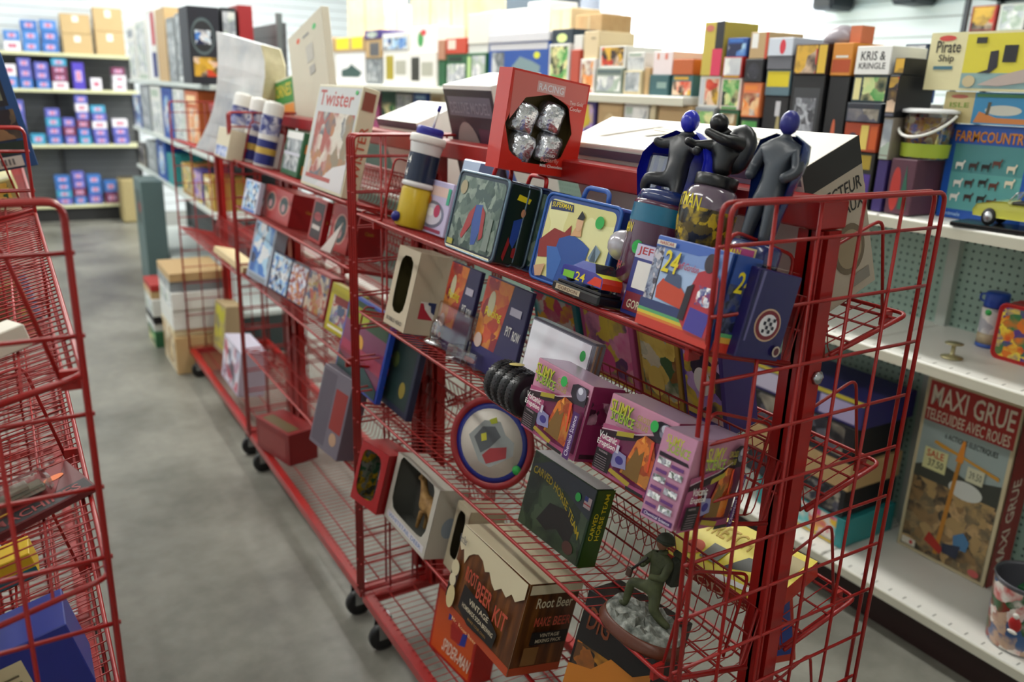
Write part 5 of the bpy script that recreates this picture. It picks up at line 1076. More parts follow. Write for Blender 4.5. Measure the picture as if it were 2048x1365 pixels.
# big pale cardboard cartons stacked behind on the same shelf
for (x0, x1, y0, X, c, lab) in ((696, 768, -12, 1.44, CARDL, 'big pale cardboard carton, farthest at the back of the top shelf'), (776, 812, 12, 1.44, M('#e4dcc4', .7), 'tall slim beige carton at the back of the top shelf'),
      (822, 900, -14, 1.44, CARDL, 'big cream cardboard carton at the back of the top shelf, left of its neighbour'), (903, 958, -14, 1.44, CARDL, 'big cream cardboard carton at the back of the top shelf, right of its neighbour'),
      (962, 1000, 22, 1.44, M('#e8e8dc', .7), 'off-white carton beside a yellow and red edged one at the back'), (1004, 1050, 18, 1.44, M('#e6e4dc', .7), 'wide pale carton at the back above the blue machine box'), (1054, 1096, 2, 1.44, M('#f0f0ee', .7), 'bright white carton at the back of the top shelf above the blue machine box'),
      (1100, 1142, 16, 1.44, CARDL, 'cardboard carton at the back of the top shelf, above the dark teal box'), (1150, 1204, 28, 1.44, CARD, 'brown cardboard carton at the back of the top shelf, nearest the window')):
    Ya = atx(x0, 60, X).y; Yb = atx(x1, 60, X).y; zt = atx((x0+x1)/2, y0, X).z
    q = MB(); q.bbox(0, 0, 0, Ya-Yb-.006, .18, zt-S6-.002, c, .004); q.box((Ya-Yb)*.48, -.0004, .0, (Ya-Yb)*.54, 0, zt-S6-.01, M('#cbb68a', .5)); tag(q.build('carton', None, toX(X, Ya, S6+.001)), lab, 'carton', 'pale cartons at the back of the top shelf')
# small boxes on the shelf below
for i, (x0, x1, y1, p, st, lab) in enumerate(((1196, 1246, 196, 'tan', 3, 'tan box with a small dark tank picture below the top shelf'), (1248, 1298, 200, 'white', 1, 'pink edged pale blue box below the top shelf'), (1300, 1312, 200, 'cream', 5, 'narrow cream box below the top shelf'), (1314, 1382, 206, 'tan', [('p', 'f', [(.15, .3), (.8, .25), (.85, .45), (.5, .75), (.2, .5)], M('#4c4048'))], 'tan box with a dark tank picture below the top shelf'),
     (1140, 1192, 195, 'purple', 1, 'dark purple box below the top shelf'))):
    col(GX+.02, x0, x1, 1.319, [(y1, p, st, lab)], .2, GG, seed0=i, ym=215, zmax=1.595)
for i in range(14):
    x0 = 660+i*33; p = ['white', 'grey', 'pink', 'green', 'white', 'blue', 'cream'][i % 7]
    col(GX+.16, x0, x0+29, 1.319, [(178+i*1.0+(i*5) % 7, p, (0, 1, 3)[i % 3], '%s picture box below the top shelf, %s from the far end' % (['pale', 'grey', 'pink', 'green', 'cream', 'blue', 'light'][i % 7], ['first', 'second', 'third', 'fourth', 'fifth', 'sixth', 'seventh', 'eighth', 'ninth', 'tenth', 'eleventh', 'twelfth', 'thirteenth', 'fourteenth'][i]))], .2, GG, seed0=i, ym=200, zmax=1.595)
# nearer stretch without a top shelf: tall stacks on the 1.32 m shelf
S5 = 1.319
sil_pic = [('r', 'f', .1, .25, .9, .9, M('#3a3c40')), ('r', 'f', .18, .32, .82, .82, art(['#2c2e34', '#6a6c74', '#b8bcc4', '#44464c'], 40, .3, 3)), ('r', 'f', .35, .06, .7, .18, M('#8c4a2c'))]
near = [
 (1388, 1430, [(215, 'grey', 1, 'camouflage patterned toy box', 'green'), (152, 'white', 2, 'white and red toy box', 'red'), (44, '#c8b44c', [('r', 'f', .6, 0, 1, 1, M('#242428')), ('r', 'f', .5, 0, .98, .5, M('#d8385c')), ('e', 'f', .3, .88, .2, .06, M('#c87060'))], 'tall yellow, black and pink box')], .02),
 (1434, 1475, [(220, 'green', 1, 'camouflage green picture box', 'tan'), (156, '#f0e0d8', 1, 'white and orange box with truck picture', 'green'), (114, 'red', 1, 'red and white toy truck box', 'white'), (76, 'blue', 0, 'pale blue and green figure box', 'blue')], .02),
 (1478, 1516, [(235, 'dark', 1, 'dark khaki toy box', 'green'), (165, '#e8804c', 0, 'bright orange box', 'orange'), (118, 'dark', 3, 'dark box with round picture'), (64, CARD, 5, 'brown cardboard carton with a white sheet')], .02),
 (1519, 1570, [(192, '#18181c', [('e', 'f', .65, .45, .1, .4, M('#a89c6c')), ('r', 'f', .5, .8, .7, .95, M('#c8c8cc'))], 'tall black figure box with a tan figure'), (140, '#5c7884', [('r', 'f', .05, .35, .95, .95, M('#e0cc18'))], 'grey blue box with a bright yellow panel'), (113, '#6a6c74', 5, 'flat dark grey box'), (76, '#d4dce8', [('e', 'f', .6, .5, .12, .4, M('#d83848'))], 'pale blue box with a red mark')], .02),
 (1573, 1640, [(150, '#141418', sil_pic, 'large black box with a silver picture'), (88, '#3c2420', [('r', 'f', .05, .05, .7, .95, A('red', 20, 3)), ('r', 'f', .74, .05, .98, .95, M('#e0b83c'))], 'dark red picture box with a yellow side')], .02),
 (1643, 1686, [(152, '#121216', [('e', 'f', .5, .55, .1, .12, M('#c8603c'))], 'tall narrow black box with an orange spot'), (86, '#d88c30', [('r', 'f', .05, .1, .95, .5, M('#b84c1c')), ('r', 'f', .2, .55, .8, .62, M('#e8e4d8'))], 'orange and yellow packaged toy')], .02),
 (1690, 1762, [(305, '#1c1c18', [('r', 'f', .05, .7, .9, .95, M('#a8902c')), ('r', 'f', .05, .05, .95, .62, M('#4c3488')), ('e', 'f', .3, .32, .18, .2, M('#9c94b8')), ('e', 'f', .75, .35, .1, .14, M('#e0b84c'))], 'black and purple box with gold title lettering'), (246, '#a8401c', [('r', 'f', .5, .08, .72, .92, M('#e0c864')), ('r', 'f', .78, .1, .98, .9, M('#c8581c')), ('e', 'f', .28, .45, .14, .2, M('#3c3448'))], 'orange box with a cream stripe and dark picture'),
     (206, '#26303c', 0, 'dark blue shelf box', 'dark'), (150, '#2c3c44', 2, 'green and brown picture box', 'green'), (92, '#f0f0ec', [('t', 'f', 'KRIS &', .15, .5, .85, .82, BLACK), ('t', 'f', 'KRINGLE', .12, .2, .88, .42, M('#4c4c4c'))], 'white box with black hand-style lettering')], .02),
 (1766, 1790, [(322, '#3c2c6c', 5, 'narrow dark purple box'), (235, '#8c8478', 1, 'grey display box'), (150, 'dark', 1, 'dark red and black card packs', 'red'), (115, 'dark', 1, 'dark red and grey card packs', 'red')], .02),
 (1794, 1850, [(320, '#5a3444', [('e', 'f', .3, .45, .2, .4, M('#b8342c')), ('p', 'f', [(.5, .1), (.65, .9), (.85, .1)], M('#2c6450'))], 'picture box of a red mask and green shape')], .02),
]
for k, (x0, x1, tiers, dx) in enumerate(near):
    tt = []
    for t in tiers:
        if not isinstance(t[1], str):
            t = (t[0], '#c0a274', [('r', 'f', .1, .4, .45, .95, M('#f0f0ec')), ('r', 'f', .86, 0, 1, 1, M('#c8442c'))], t[3], None, 'carton', 'carton')
        tt.append(t)
    col(GX+dx, x0, x1, S5+.001, tt, .17, GG, '', ym=230, seed0=20+k)
# grey domed pack on top of the orange stack
Yd = atx(1668, 80, GX+.06).y; zt = atx(1664, 86, GX+.03).z
q = MB(); q.lathe([(.055, 0), (.056, .02), (.04, .045), (.012, .056)], M('#9c949c', .3), 20, Matrix.Translation((GX+.1, Yd, zt+.001))); q.box(-.03, 0, 0, .03, .04, .05, M('#c87048'), Matrix.Translation((GX+.1, Yd-.09, zt+.001)))
tag(q.build('domed_pack'), 'grey domed plastic pack on top of the orange and yellow packaged toy', 'plastic pack')
# blue boxes and long ones at the right end
def onG(x0, x1, ytop, zb, X, pal_, style, lab, D=.12, name='toy_box', cat='toy box', ym=None, ybot=None):
    ym = ym or ytop; Ya = atx(x0, ym, X).y; Yb = atx(x1, ym, X).y; zt = atx(x0, ytop, X).z
    return tbox(toX(X, Ya, zb+.001), Ya-Yb, D, zt-zb-.002, pal_, style, int(x0) % 9, lab, None, None, name, cat), Ya, Yb, zt
# farm set
farm = [('r', 'f', .0, 0, 1, 1, M('#1c54b0', .35)), ('r', 'f', .09, .1, .93, .8, M('#4c8c90', .4)), ('r', 'f', .09, .1, .93, .5, M('#5aa0a0', .4)), ('t', 'f', 'FARMCOUNTRY', .08, .82, .94, .93, M('#8c3018')), ('t', 'f', 'FARMCOUNTRY', .075, .828, .935, .938, M('#dc9028')), ('t', 'f', 'Animals', .06, .03, .3, .07, M('#a8c8e8'))]
random.seed(5)
for i in range(15):
    u, v = .18+.16*(i % 5)+random.uniform(-.03, .03), .22+.19*(i//5)+random.uniform(-.03, .03); c = M(['#e4e0d8', '#3c2420', '#1c1814', '#5c2c20', '#d8ccb8'][i % 5], .4)
    farm += [('p', 'f', [(u-.05, v), (u-.045, v-.05), (u-.035, v-.05), (u-.03, v-.015), (u+.025, v-.015), (u+.03, v-.05), (u+.04, v-.05), (u+.045, v+.01), (u+.065, v+.04), (u+.05, v+.055), (u+.035, v+.025), (u-.045, v+.025)], c)]
o, Ya, Yb, zt = onG(1890, 2064, 246, S5, GX+.145, '#1c54b0', farm, 'large blue farm toy window box with animals behind the yellow car', .06, 'farm_set_box', 'toy box', ym=330)
zz = zt
pir = [('r', 'f', 0, 0, 1, 1, M('#e0d8a8', .4)), ('r', 'f', .3, .1, 1, .96, M('#d8cc38', .4)), ('r', 'f', .3, .04, 1, .3, M('#88a8a8', .4)), ('e', 'f', .14, .9, .07, .05, M('#d04840')), ('t', 'f', 'Pirate', .06, .65, .26, .86, M('#2c2824')), ('t', 'f', 'Ship', .09, .46, .22, .62, M('#2c2824')), ('r', 'f', .06, .36, .22, .42, M('#4c7888')),
   ('p', 'f', [(.42, .3), (.5, .36), (.5, .66), (.56, .68), (.57, .4), (.52, .3)], M('#24222c')), ('r', 'f', .6, .48, .7, .76, M('#1c1c20')), ('p', 'f', [(.44, .1), (.6, .26), (.9, .44), (.98, .4), (.95, .2), (.6, .08)], M('#b8a8a0')), ('e', 'f', .37, .16, .05, .1, M('#c8b890')), ('r', 'f', .38, .8, .46, .9, M('#2c2c28'))]
isl = [('r', 'f', 0, 0, 1, 1, M('#d8c890', .4)), ('r', 'f', .28, 0, 1, 1, M('#3c94c8', .4)), ('p', 'f', [(.3, .05), (1, .05), (1, .2), (.5, .22), (.34, .4)], M('#d88848')), ('e', 'f', .55, .45, .16, .16, M('#d8d8cc')), ('p', 'f', [(.4, .3), (.43, .3), (.44, .7), (.41, .7)], M('#5c5848')), ('e', 'f', .14, .85, .08, .06, M('#c87060')), ('t', 'f', 'ISLE', .06, .5, .24, .66, M('#8ca848')), ('r', 'f', .3, .85, 1, .95, M('#5c9c6c'))]
o, Ya, Yb, zt2 = onG(1888, 2120, 182, zz+.001, GX+.13, '#d8c890', isl, 'wide cream and blue beach scene toy box below the pirate ship box', .1, 'island_set_box', 'toy box', ym=210)
o, Ya, Yb, zt3 = onG(1856, 2120, 66, zt2+.001, GX+.1, '#e0d8a8', pir, 'wide cream and yellow pirate ship toy box, highest at the right edge', .1, 'pirate_ship_box', 'toy box', ym=120)
# blue and dark packs left of it, standing on a white carton
o, Ya, Yb, z1 = onG(1812, 1884, 206, S5, GX+.25, '#e4e4e0', 5, 'plain white carton behind the clear bucket', .12, 'carton', 'carton', ym=205)
o, Ya, Yb, z2 = onG(1812, 1850, 146, z1+.001, GX+.25, '#34569c', 0, 'blue figure pack on the white carton behind the clear bucket', .06, ym=170)
o, Ya, Yb, z2b = onG(1808, 1852, 88, z2+.001, GX+.25, '#384860', 1, 'blue and black vehicle pack left of the pirate ship box', .06, ym=110)
# clear bucket of toys with a white bail handle
Tb = toX(GX+.02, atx(1858, 270, GX+.1).y, atx(1850, 316, GX+.1).z); zb = Tb.translation.z
Yc = atx(1855, 270, GX+.11).y; zpic = atx(1822, 322, GX+.02).z
e = empty('toy_bucket', Matrix.Translation((GX+.11, Yc, zpic+.003)), 'clear plastic bucket of bright toys with a white handle and white lid', 'bucket')
q = MB(); q.lathe([(.062, 0), (.064, .003), (.074, .125), (.076, .13)], clear('bucket_plastic', '#e8eef0', .18), 28, None, False); q.lathe([(.063, 0), (.063, .001)], clear('bucket_plastic', '#e8eef0', .18), 28); q.build('bucket_wall', e)
q = MB(); q.lathe([(.079, .13), (.08, .133), (.079, .139), (.06, .143)], M('#eceef0', .4), 28); q.build('lid', e)
q = MB(); q.lathe([(.056, .003), (.066, .118)], art(['#c83c2c', '#e8b83c', '#3c6cc8', '#c88c3c', '#7c1c2c', '#e8d8b0'], 50, .4, 5), 20); q.build('toys_inside', e)
q = MB(); q.lathe([(.0655, .006), (.068, .045)], M('#a8bc3c', .4), 28, None, False); q.build('label_band', e)
q = MB(); q.tube([(-.078*math.cos(R(a))*1.0-.004, .075*math.sin(R(a))*-1 if False else -.08*math.cos(R(a)) , .115-.06*math.sin(R(a))) for a in range(0, 181, 12)], .004, M('#f0f0ea', .35), 8) if False else q.tube([(-.083*math.sin(R(a)), -.079*math.cos(R(a)), .125-.062*math.sin(R(a))) for a in range(0, 181, 12)], .0045, M('#f0f0ea', .35), 8); q.build('handle', e)
# support box for the bucket is the mask picture box; yellow model car on a black plinth
Yp0 = atx(1904, 430, GX+.02).y
e = empty('model_convertible', Matrix.Translation((GX+.07, Yp0-.17, S5+.001)) @ Matrix.Rotation(R(8), 4, 'Z') @ Matrix.Diagonal((.95, 1.0, 1.3, 1)), 'pale yellow model convertible car on a thin black plinth on the right shelving', 'model car')
q = MB(); q.bbox(-.06, -.17, 0, .06, .165, .009, M('#121212', .25), .002); q.build('plinth', e)
yl = M('#d8d860', .2, 0, None, 1); Tr = Matrix.Translation((0, 0, .009)) @ Matrix.Rotation(R(-90), 4, 'Z')
q = MB(); prof = [(-.115, .018), (-.118, .03), (-.11, .042), (-.07, .05), (-.035, .052), (-.03, .046), (.04, .046), (.045, .052), (.085, .05), (.11, .042), (.118, .03), (.114, .016)]
n = len(prof); vs = []
for s_, y_ in ((-1, .043), (-.8, .047), (.8, .047), (1, .043)):
    for x, z in prof: vs.append((x, y_*(1 if s_ > 0 else -1), z if abs(s_) < 1 else z*.92+.001))
fs = [tuple(range(n)), tuple(range(3*n, 4*n))[::-1]]
for i in range(3):
    for j in range(n): fs.append((i*n+j, (i+1)*n+j, (i+1)*n+(j+1) % n, i*n+(j+1) % n))
q.add(vs, fs, yl, Tr); q.build('car_body', e)
q = MB(); q.bbox(-.028, -.036, .046, .04, .036, .052, M('#26211c', .5), .003, Tr); q.bbox(-.0, -.03, .05, .012, -.004, .064, M('#1c1814', .5), .003, Tr); q.bbox(-.0, .004, .05, .012, .03, .064, M('#1c1814', .5), .003, Tr); q.build('seats', e)
q = MB(); q.add([(-.036, -.036, .052), (-.036, .036, .052), (-.022, .03, .07), (-.022, -.03, .07)], [(0, 1, 2, 3)], clear(), Tr); q.tube([(-.036, -.036, .052), (-.022, -.03, .07), (-.022, .03, .07), (-.036, .036, .052)], .0016, STEEL, 6, Tr); q.build('windscreen', e)
for x in (-.075, .075):
    for s_ in (-1, 1):
        q = MB(); Tw = Tr @ Matrix.Translation((x, s_*.042, .018)) @ Matrix.Rotation(R(90), 4, 'X'); q.lathe([(.0165, -.007), (.018, -.004), (.018, .004), (.0165, .007)], BLACK, 20, Tw); q.lathe([(.011, -.0078), (.011, .0078)], SIL, 14, Tw); q.build('wheel', e)
# middle shelf: small stand, flask, red lunch box
S4 = .921
Pt = atz(1903, 716, S4); e = empty('cake_stand', Matrix.Translation(Pt), 'small brass coloured stand alone on the middle white shelf', 'stand')
br = M('#a8a078', .35, .5); q = MB(); q.lathe([(.03, 0), (.031, .003), (.012, .008), (.006, .012), (.006, .036), (.012, .04), (.025, .043), (.026, .045)], br, 24); q.build('body', e)
Pt = atz(1968, 694, S4); e = empty('flask', Matrix.Translation(Pt+Vector((.02, 0, 0))), 'white patterned flask with a bright blue cup lid on the middle white shelf', 'flask')
q = MB(); q.lathe([(.036, 0), (.037, .003), (.037, .012)], M('#2c54a8', .35), 26); q.build('base', e)
q = MB(); q.lathe([(.0365, .012), (.0365, .045)], M('#b0a080', .4), 26); q.lathe([(.0366, .045), (.0366, .125)], art(['#e0dcd4', '#d0ccc8', '#e8e4dc', '#a8a8b0'], 30, .4, 2), 26, None, False); q.lathe([(.03, .125), (.03, .13)], WH, 26); q.lathe([(.01, 0), (.01, .0006)], GRN, 12, Matrix.Translation((-.0368, 0, .112)) @ Matrix.Rotation(R(90), 4, 'Y')); q.build('body', e)
q = MB(); q.lathe([(.034, .126), (.035, .13), (.034, .168), (.03, .172)], M('#1f4cb8', .35), 26); q.tube(rpath([(0, .033, .16), (0, .052, .158), (0, .052, .138), (0, .033, .136)], .01, 3), .0035, M('#1f4cb8', .35), 6); q.build('cup_lid', e)
a0 = atz(1984, 712, S4); T = toX(a0.x-.01, a0.y, S4+.001)
lunch_box('red plastic lunch box with a yellow and orange picture on the middle white shelf', T, .21, .165, .08, M('#b01c1c', .35), M('#c02420', .35), art(['#e0a81c', '#d8581c', '#f0d848', '#5c3c8c', '#3c7c4c', '#e07828'], 30, .35, 7), [], None, M('#b01c1c', .35), None, .02)
# tall crane kit on the base shelf
S3 = .161
T, w, h = frame(Vector((0, 0, 1)), Vector((0, 0, S3)), (1793, 1086), (1966, 1177), (1856, 750))
scene_ = art(['#5c4630', '#8c7048', '#3c3830', '#b89868', '#6c6048', '#a88c5c'], 24, .4, 2)
carton('crane_kit_box', 'tall worn box reading MAXI GRUE with a yellow tower crane picture', 'toy box', T, w, .115, h, M('#c8bc98', .5),
 [('r', 'f', .04, .02, .96, .98, M('#98a8a4', .4)), ('r', 'f', .04, .76, .98, .98, M('#a83028', .4)), ('t', 'f', 'MAXI GRUE', .08, .85, .95, .96, M('#e0d8c0')), ('t', 'f', 'TELEGUIDEE AVEC ROUES', .05, .77, .94, .83, M('#e0d8c0')), ('t', 'f', '6 ACTIONS ELECTRIQUES', .3, .69, .86, .725, M('#2c302c')),
  ('r', 'f', .04, .02, .96, .5, scene_), ('p', 'f', [(.04, .5), (.3, .56), (.62, .52), (.96, .56), (.96, .44), (.04, .44)], M('#3c4038')), ('e', 'f', .62, .46, .18, .05, M('#c8ccc4')),
  ('p', 'f', [(.42, .05), (.47, .05), (.53, .66), (.49, .66)], M('#b87c28')), ('p', 'f', [(.2, .655), (.22, .67), (.92, .6), (.92, .58), (.5, .63), (.3, .64)], M('#c8902c')), ('p', 'f', [(.46, .6), (.54, .6), (.53, .72), (.5, .72)], M('#d8882c')), ('p', 'f', [(.3, .1), (.5, .06), (.52, .1), (.34, .16)], M('#a8281c')),
  ('r', 'f', .12, .5, .38, .62, M('#d0d098')), ('t', 'f', 'SALE', .15, .57, .34, .61, M('#c03828')), ('t', 'f', '37.50', .18, .52, .35, .56, M('#4c4c44')), ('r', 'f', .6, .52, .78, .6, M('#c8c8a8')), ('t', 'f', '39.50', .63, .54, .76, .58, M('#6c6c60')),
  ('p', 'f', [(.6, .2), (.7, .24), (.78, .2), (.76, .14), (.62, .14)], M('#4878a0')), ('p', 'f', [(.5, .13), (.7, .16), (.68, .08), (.52, .08)], M('#2c3448')), ('e', 'f', .88, .05, .06, .02, M('#c8605c')), ('r', 'f', .06, .03, .22, .07, M('#d8d4c4')), ('e', 'f', .17, .05, .02, .012, M('#c03030')),
  ('r', 'r', 0, 0, 1, 1, M('#8c1c1c', .4)), ('tv', 'r', 'MAXI GRUE', .2, .1, .6, .6, M('#d8c8b8'))], top=None)
T, w, h = frame(Vector((0, 0, 1)), Vector((0, 0, S3)), (1990, 1140), (2070, 1180), (2032, 880)); T = T @ Matrix.Translation((.05, .07, 0))
# Christmas tin bucket
Pt = atz(2022, 1290, S3); e = empty('tin_bucket', Matrix.Translation(Pt+Vector((.03, .0, 0))), 'round tin bucket with red, green and white Christmas pictures at the right edge', 'tin')
q = MB(); q.lathe([(.078, 0), (.08, .004), (.092, .2), (.094, .205), (.094, .21), (.091, .21), (.089, .2), (.078, .006), (0.001, .006)], M('#6c6c74', .3, .5), 36, None, False); q.lathe([(.0805, .004), (.0925, .196)], art(['#a81c1c', '#c83030', '#e8e0d8', '#2c5c34', '#8c1418', '#c8a890', '#3c5c8c'], 24, .3, 4), 36, None, False)
q.lathe([(.078, .0), (.078, .001)], SIL, 36); q.build('bucket_wall', e)
q = MB(); q.ball((-.086, -.02, .1), .018, M('#b01c1c', .4), 12, None, (.35, 1, 1.3)); q.ball((-.0905, -.02, .128), .009, M('#e8e4dc', .5), 10, None, (.5, 1, 1)); q.ball((-.092, -.02, .078), .009, M('#f0ece4', .5), 10, None, (.4, 1.6, .7)); q.build('raised_picture', e)
tag(carton('green_gift', 'small dark green packet inside the Christmas tin bucket', 'packet', Matrix.Translation(Pt+Vector((.0, -.03, .15))), .05, .05, .035, M('#1c5c34', .35)), None)
# stacks of games on the base shelf seen through the cart end
for (x0, x1, zb, zt, p, st, lab, X) in ((1530, 1722, S3, .27, 'teal', 1, 'teal and green picture box at the bottom of the stack under the middle shelf', 1.3), (1500, 1712, .272, .37, 'dark', 2, 'dark boxed game second in the stack under the middle shelf', 1.3), (1490, 1716, .372, .47, 'tan', 5, 'olive and tan boxed game in the stack under the middle shelf', 1.3),
     (1484, 1712, .472, .6, 'dark', 1, 'dark purple and red boxed game in the stack under the middle shelf', 1.3), (1480, 1722, .602, .70, '#2c2868', [('r', 'f', .05, .1, .3, .8, M('#c8c4dc')), ('r', 'f', .36, .1, .6, .8, M('#c87878')), ('r', 'f', .66, .1, .95, .8, M('#b0a8d0')), ('r', 'f', 0, .85, 1, 1, M('#c8b83c'))], 'purple boxed game with three pale panels, topmost under the middle shelf', 1.3)):
    pz = {S3: 940}.get(zb, 830); Ya = atx(x0, 860, X).y; Yb = atx(x1, 860, X).y
    tbox(toX(X, Ya, zb+.001), Ya-Yb, .28, zt-zb-.002, p, st, int(zb*40), lab, 'games stacked under the middle white shelf', None, 'game_box', 'game box')
for i, (x0, x1, y, p) in enumerate(((1060, 1140, 640, 'teal'), (1150, 1230, 660, 'pink'), (1240, 1320, 700, 'gold'), (1330, 1420, 740, 'blue'))):
    Ya = atx(x0, y, 1.26).y; Yb = atx(x1, y, 1.26).y
    tbox(toX(1.26, Ya, .922), Ya-Yb-.01, .2, .15, p, 1, i, ['teal', 'pink', 'gold', 'blue'][i] + ' toy box on the middle white shelf, glimpsed between the baskets', 'toy boxes on the middle white shelf')
# wall shelf with blister packs at the upper right
e = empty('wall_shelf', Matrix.Translation((XR, 0, 0)), 'dark wire wall shelf rack at the upper right holding toy packs', 'wall shelf')
ya = atx(1930, 30, XR-.3).y; 
q = MB(); q.box(-.3, ya-.9, 1.97, 0, ya, 1.985, M('#4c5058', .5)); q.box(-.3, ya-.9, 2.16, 0, ya, 2.175, M('#4c5058', .5)); q.build('shelf', e)
for y in (ya, ya-.9): q = MB(); q.box(-.3, y-.012, 0, -.28, y+.012, 2.6, M('#3c4048', .5)); q.box(-.02, y-.012, 0, 0, y+.012, 2.6, M('#3c4048', .5)); q.build('upright', e)
for k in range(6):
    for r_, z in enumerate((1.986, 2.176)):
        p = ['red', 'white', 'purple', 'blue', 'dark', 'red'][(k+r_) % 6]
        tbox(toX(XR-.28, ya-.02-k*.145, z), .13, .05, .13, p, 1, k, '%s toy pack on the %s deck of the wall rack, %s from left' % (['red', 'white', 'purple', 'blue', 'dark', 'scarlet'][(k+r_) % 6], ['lower', 'upper'][r_], ['first', 'second', 'third', 'fourth', 'fifth', 'sixth'][k]), 'toy packs on the wall rack')
# ------------------------------------------------------------------ dark backed shelving on the back wall
ORD = ['first', 'second', 'third', 'fourth', 'fifth', 'sixth', 'seventh', 'eighth', 'ninth', 'tenth', 'eleventh', 'twelfth']
BY = 9.9; e = empty('back_shelving_unit', Matrix.Translation((0, BY, 0)), 'tall shelving unit with pale shelves and dark slatted back on the far wall', 'shelving unit')
q = MB(); q.box(-1.6, .40, .1, .42, .42, 1.84, GSLAT); q.build('back_panel', e)
for x in (-1.6, -.42, .40): q = MB(); q.box(x-.012, .36, 0, x+.012, .40, 1.84, M('#2c2c2e', .5)); q.build('upright', e)
for z, x1 in ((1.835, .39), (1.455, .40), (.862, .40), (.19, .10)):
    q = MB(); q.bbox(-1.6, 0, z-.035, x1, .40, z, M('#d4d4ac', .5), .004); q.build('shelf', e)
q = MB(); q.box(-1.6, .04, 0, .42, .06, .15, M('#1c1c1c', .6)); q.build('kick_plate', e)
def back_stack(x0, x1, zb, ys, pals, lab, grp, ym, cat='small box', name='small_box'):
    Xa = aty(x0, ym, BY+.02).x; Xb = aty(x1, ym, BY+.02).x; z = zb
    n = len(pals); zt = aty((x0+x1)/2, ys, BY+.02).z; h = (zt-zb)/n
    for i, p in enumerate(pals):
        T = Matrix.Translation((Xa+.006+random.uniform(-.004, .004), BY+.02, z+.001)); q = MB()
        q.bbox(0, 0, 0, Xb-Xa-.014, .18, h-.003, M(p, .5), .003)
        w_ = Xb-Xa-.014; pr = [('r', 'f', .25, .3, .75, .7, M('#c8b8dc' if p != '#e4e0e8' else '#a8344c')), ('e', 'f', .5, .5, .16, .2, M('#c87890'))]
        if cat == 'carton': pr = [('r', 'f', .4, .6, .6, .9, M('#ecece4'))]
        prints(q, w_, .18, h-.003, pr)
        tier = '' if n == 1 else ', %s up' % ORD[i]
        tag(q.build(name, None, T), (lab if cat == 'carton' else lab.replace('blue', CN.get(p, 'blue'))) + tier, cat, grp); z += h
B1, B2, B3 = '#3c70b8', '#4c84c8', '#5c60b0'; MW = '#e4e0e8'; TQ = '#3c94b8'; MR = '#7c3c5c'
random.seed(8)
CN = {B1: 'deep blue', B2: 'sky blue', B3: 'violet blue', MW: 'white', TQ: 'turquoise', MR: 'maroon', '#4c3cb0': 'tall purple'}
BG = 'small blue boxes on the far shelving'
spec = [(1.835, 96, 'far unit top shelf', [(8, 44, 60, [B2, MW]), (46, 82, 40, [B1, B2, B2]), (84, 120, 40, [B2, B1, B1])]),
        (1.455, 172, 'far unit second shelf', [(10, 38, 128, [MW, B2]), (40, 69, 116, [B3, B3, B1]), (72, 103, 124, [B3, B3, B1]), (106, 139, 117, [TQ, MR, MR, MW]), (147, 173, 125, ['#4c3cb0']), (182, 206, 156, [MW]), (226, 254, 135, [MR, MW, MW])]),
        (.862, 284, 'far unit third shelf', [(34, 58, 200, [B3, B3, B1]), (62, 94, 268, [TQ]), (96, 127, 217, [B3, TQ, B3, B1]), (130, 156, 236, [B3, MR, B3]), (158, 185, 191, [B3, MW, B3, MR, B1, TQ]), (188, 219, 211, [TQ, B3, MW, B3, B3]), (228, 260, 238, [MW, B3, B3])]),
        (.19, 402, 'far unit lowest shelf', [(114, 147, 352, [B1, B1, TQ, B3]), (149, 176, 344, [B3, B3, MR, B1]), (178, 208, 350, [B1, B1, B3]), (211, 240, 362, [B1, MR])])]
for zb, ym, wh, L_ in spec:
    for k, (x0, x1, ys, pals) in enumerate(L_):
        back_stack(x0, x1, zb, ys, pals[::-1], '%s box in the %s stack, %s' % (('blue' if 1 else ''), ORD[k], wh), BG, ym)
for k, (x0, x1, ys, n) in enumerate(((126, 188, 28, 2), (192, 252, 16, 2))):
    back_stack(x0, x1, 1.835, ys, ['#c0a474']*n, 'brown cardboard carton on the top shelf of the far unit, %s stack' % ['left', 'right'][k], 'cardboard cartons on the far unit', 96, 'carton', 'carton')
T = Matrix.Translation((aty(233, 360, BY-.02).x, BY-.3, 0)); q = MB(); q.bbox(0, 0, 0, .3, .28, .5, noisy('wicker', '#8c7c50', '#b8a878', 60, .7, .8, 4, (1, 1, 4)), .02); q.box(.02, .02, .5, .28, .26, .503, M('#4c4430', .7))
tag(q.build('wicker_basket', None, T), 'tall wicker basket at the right end of the far shelving', 'basket')

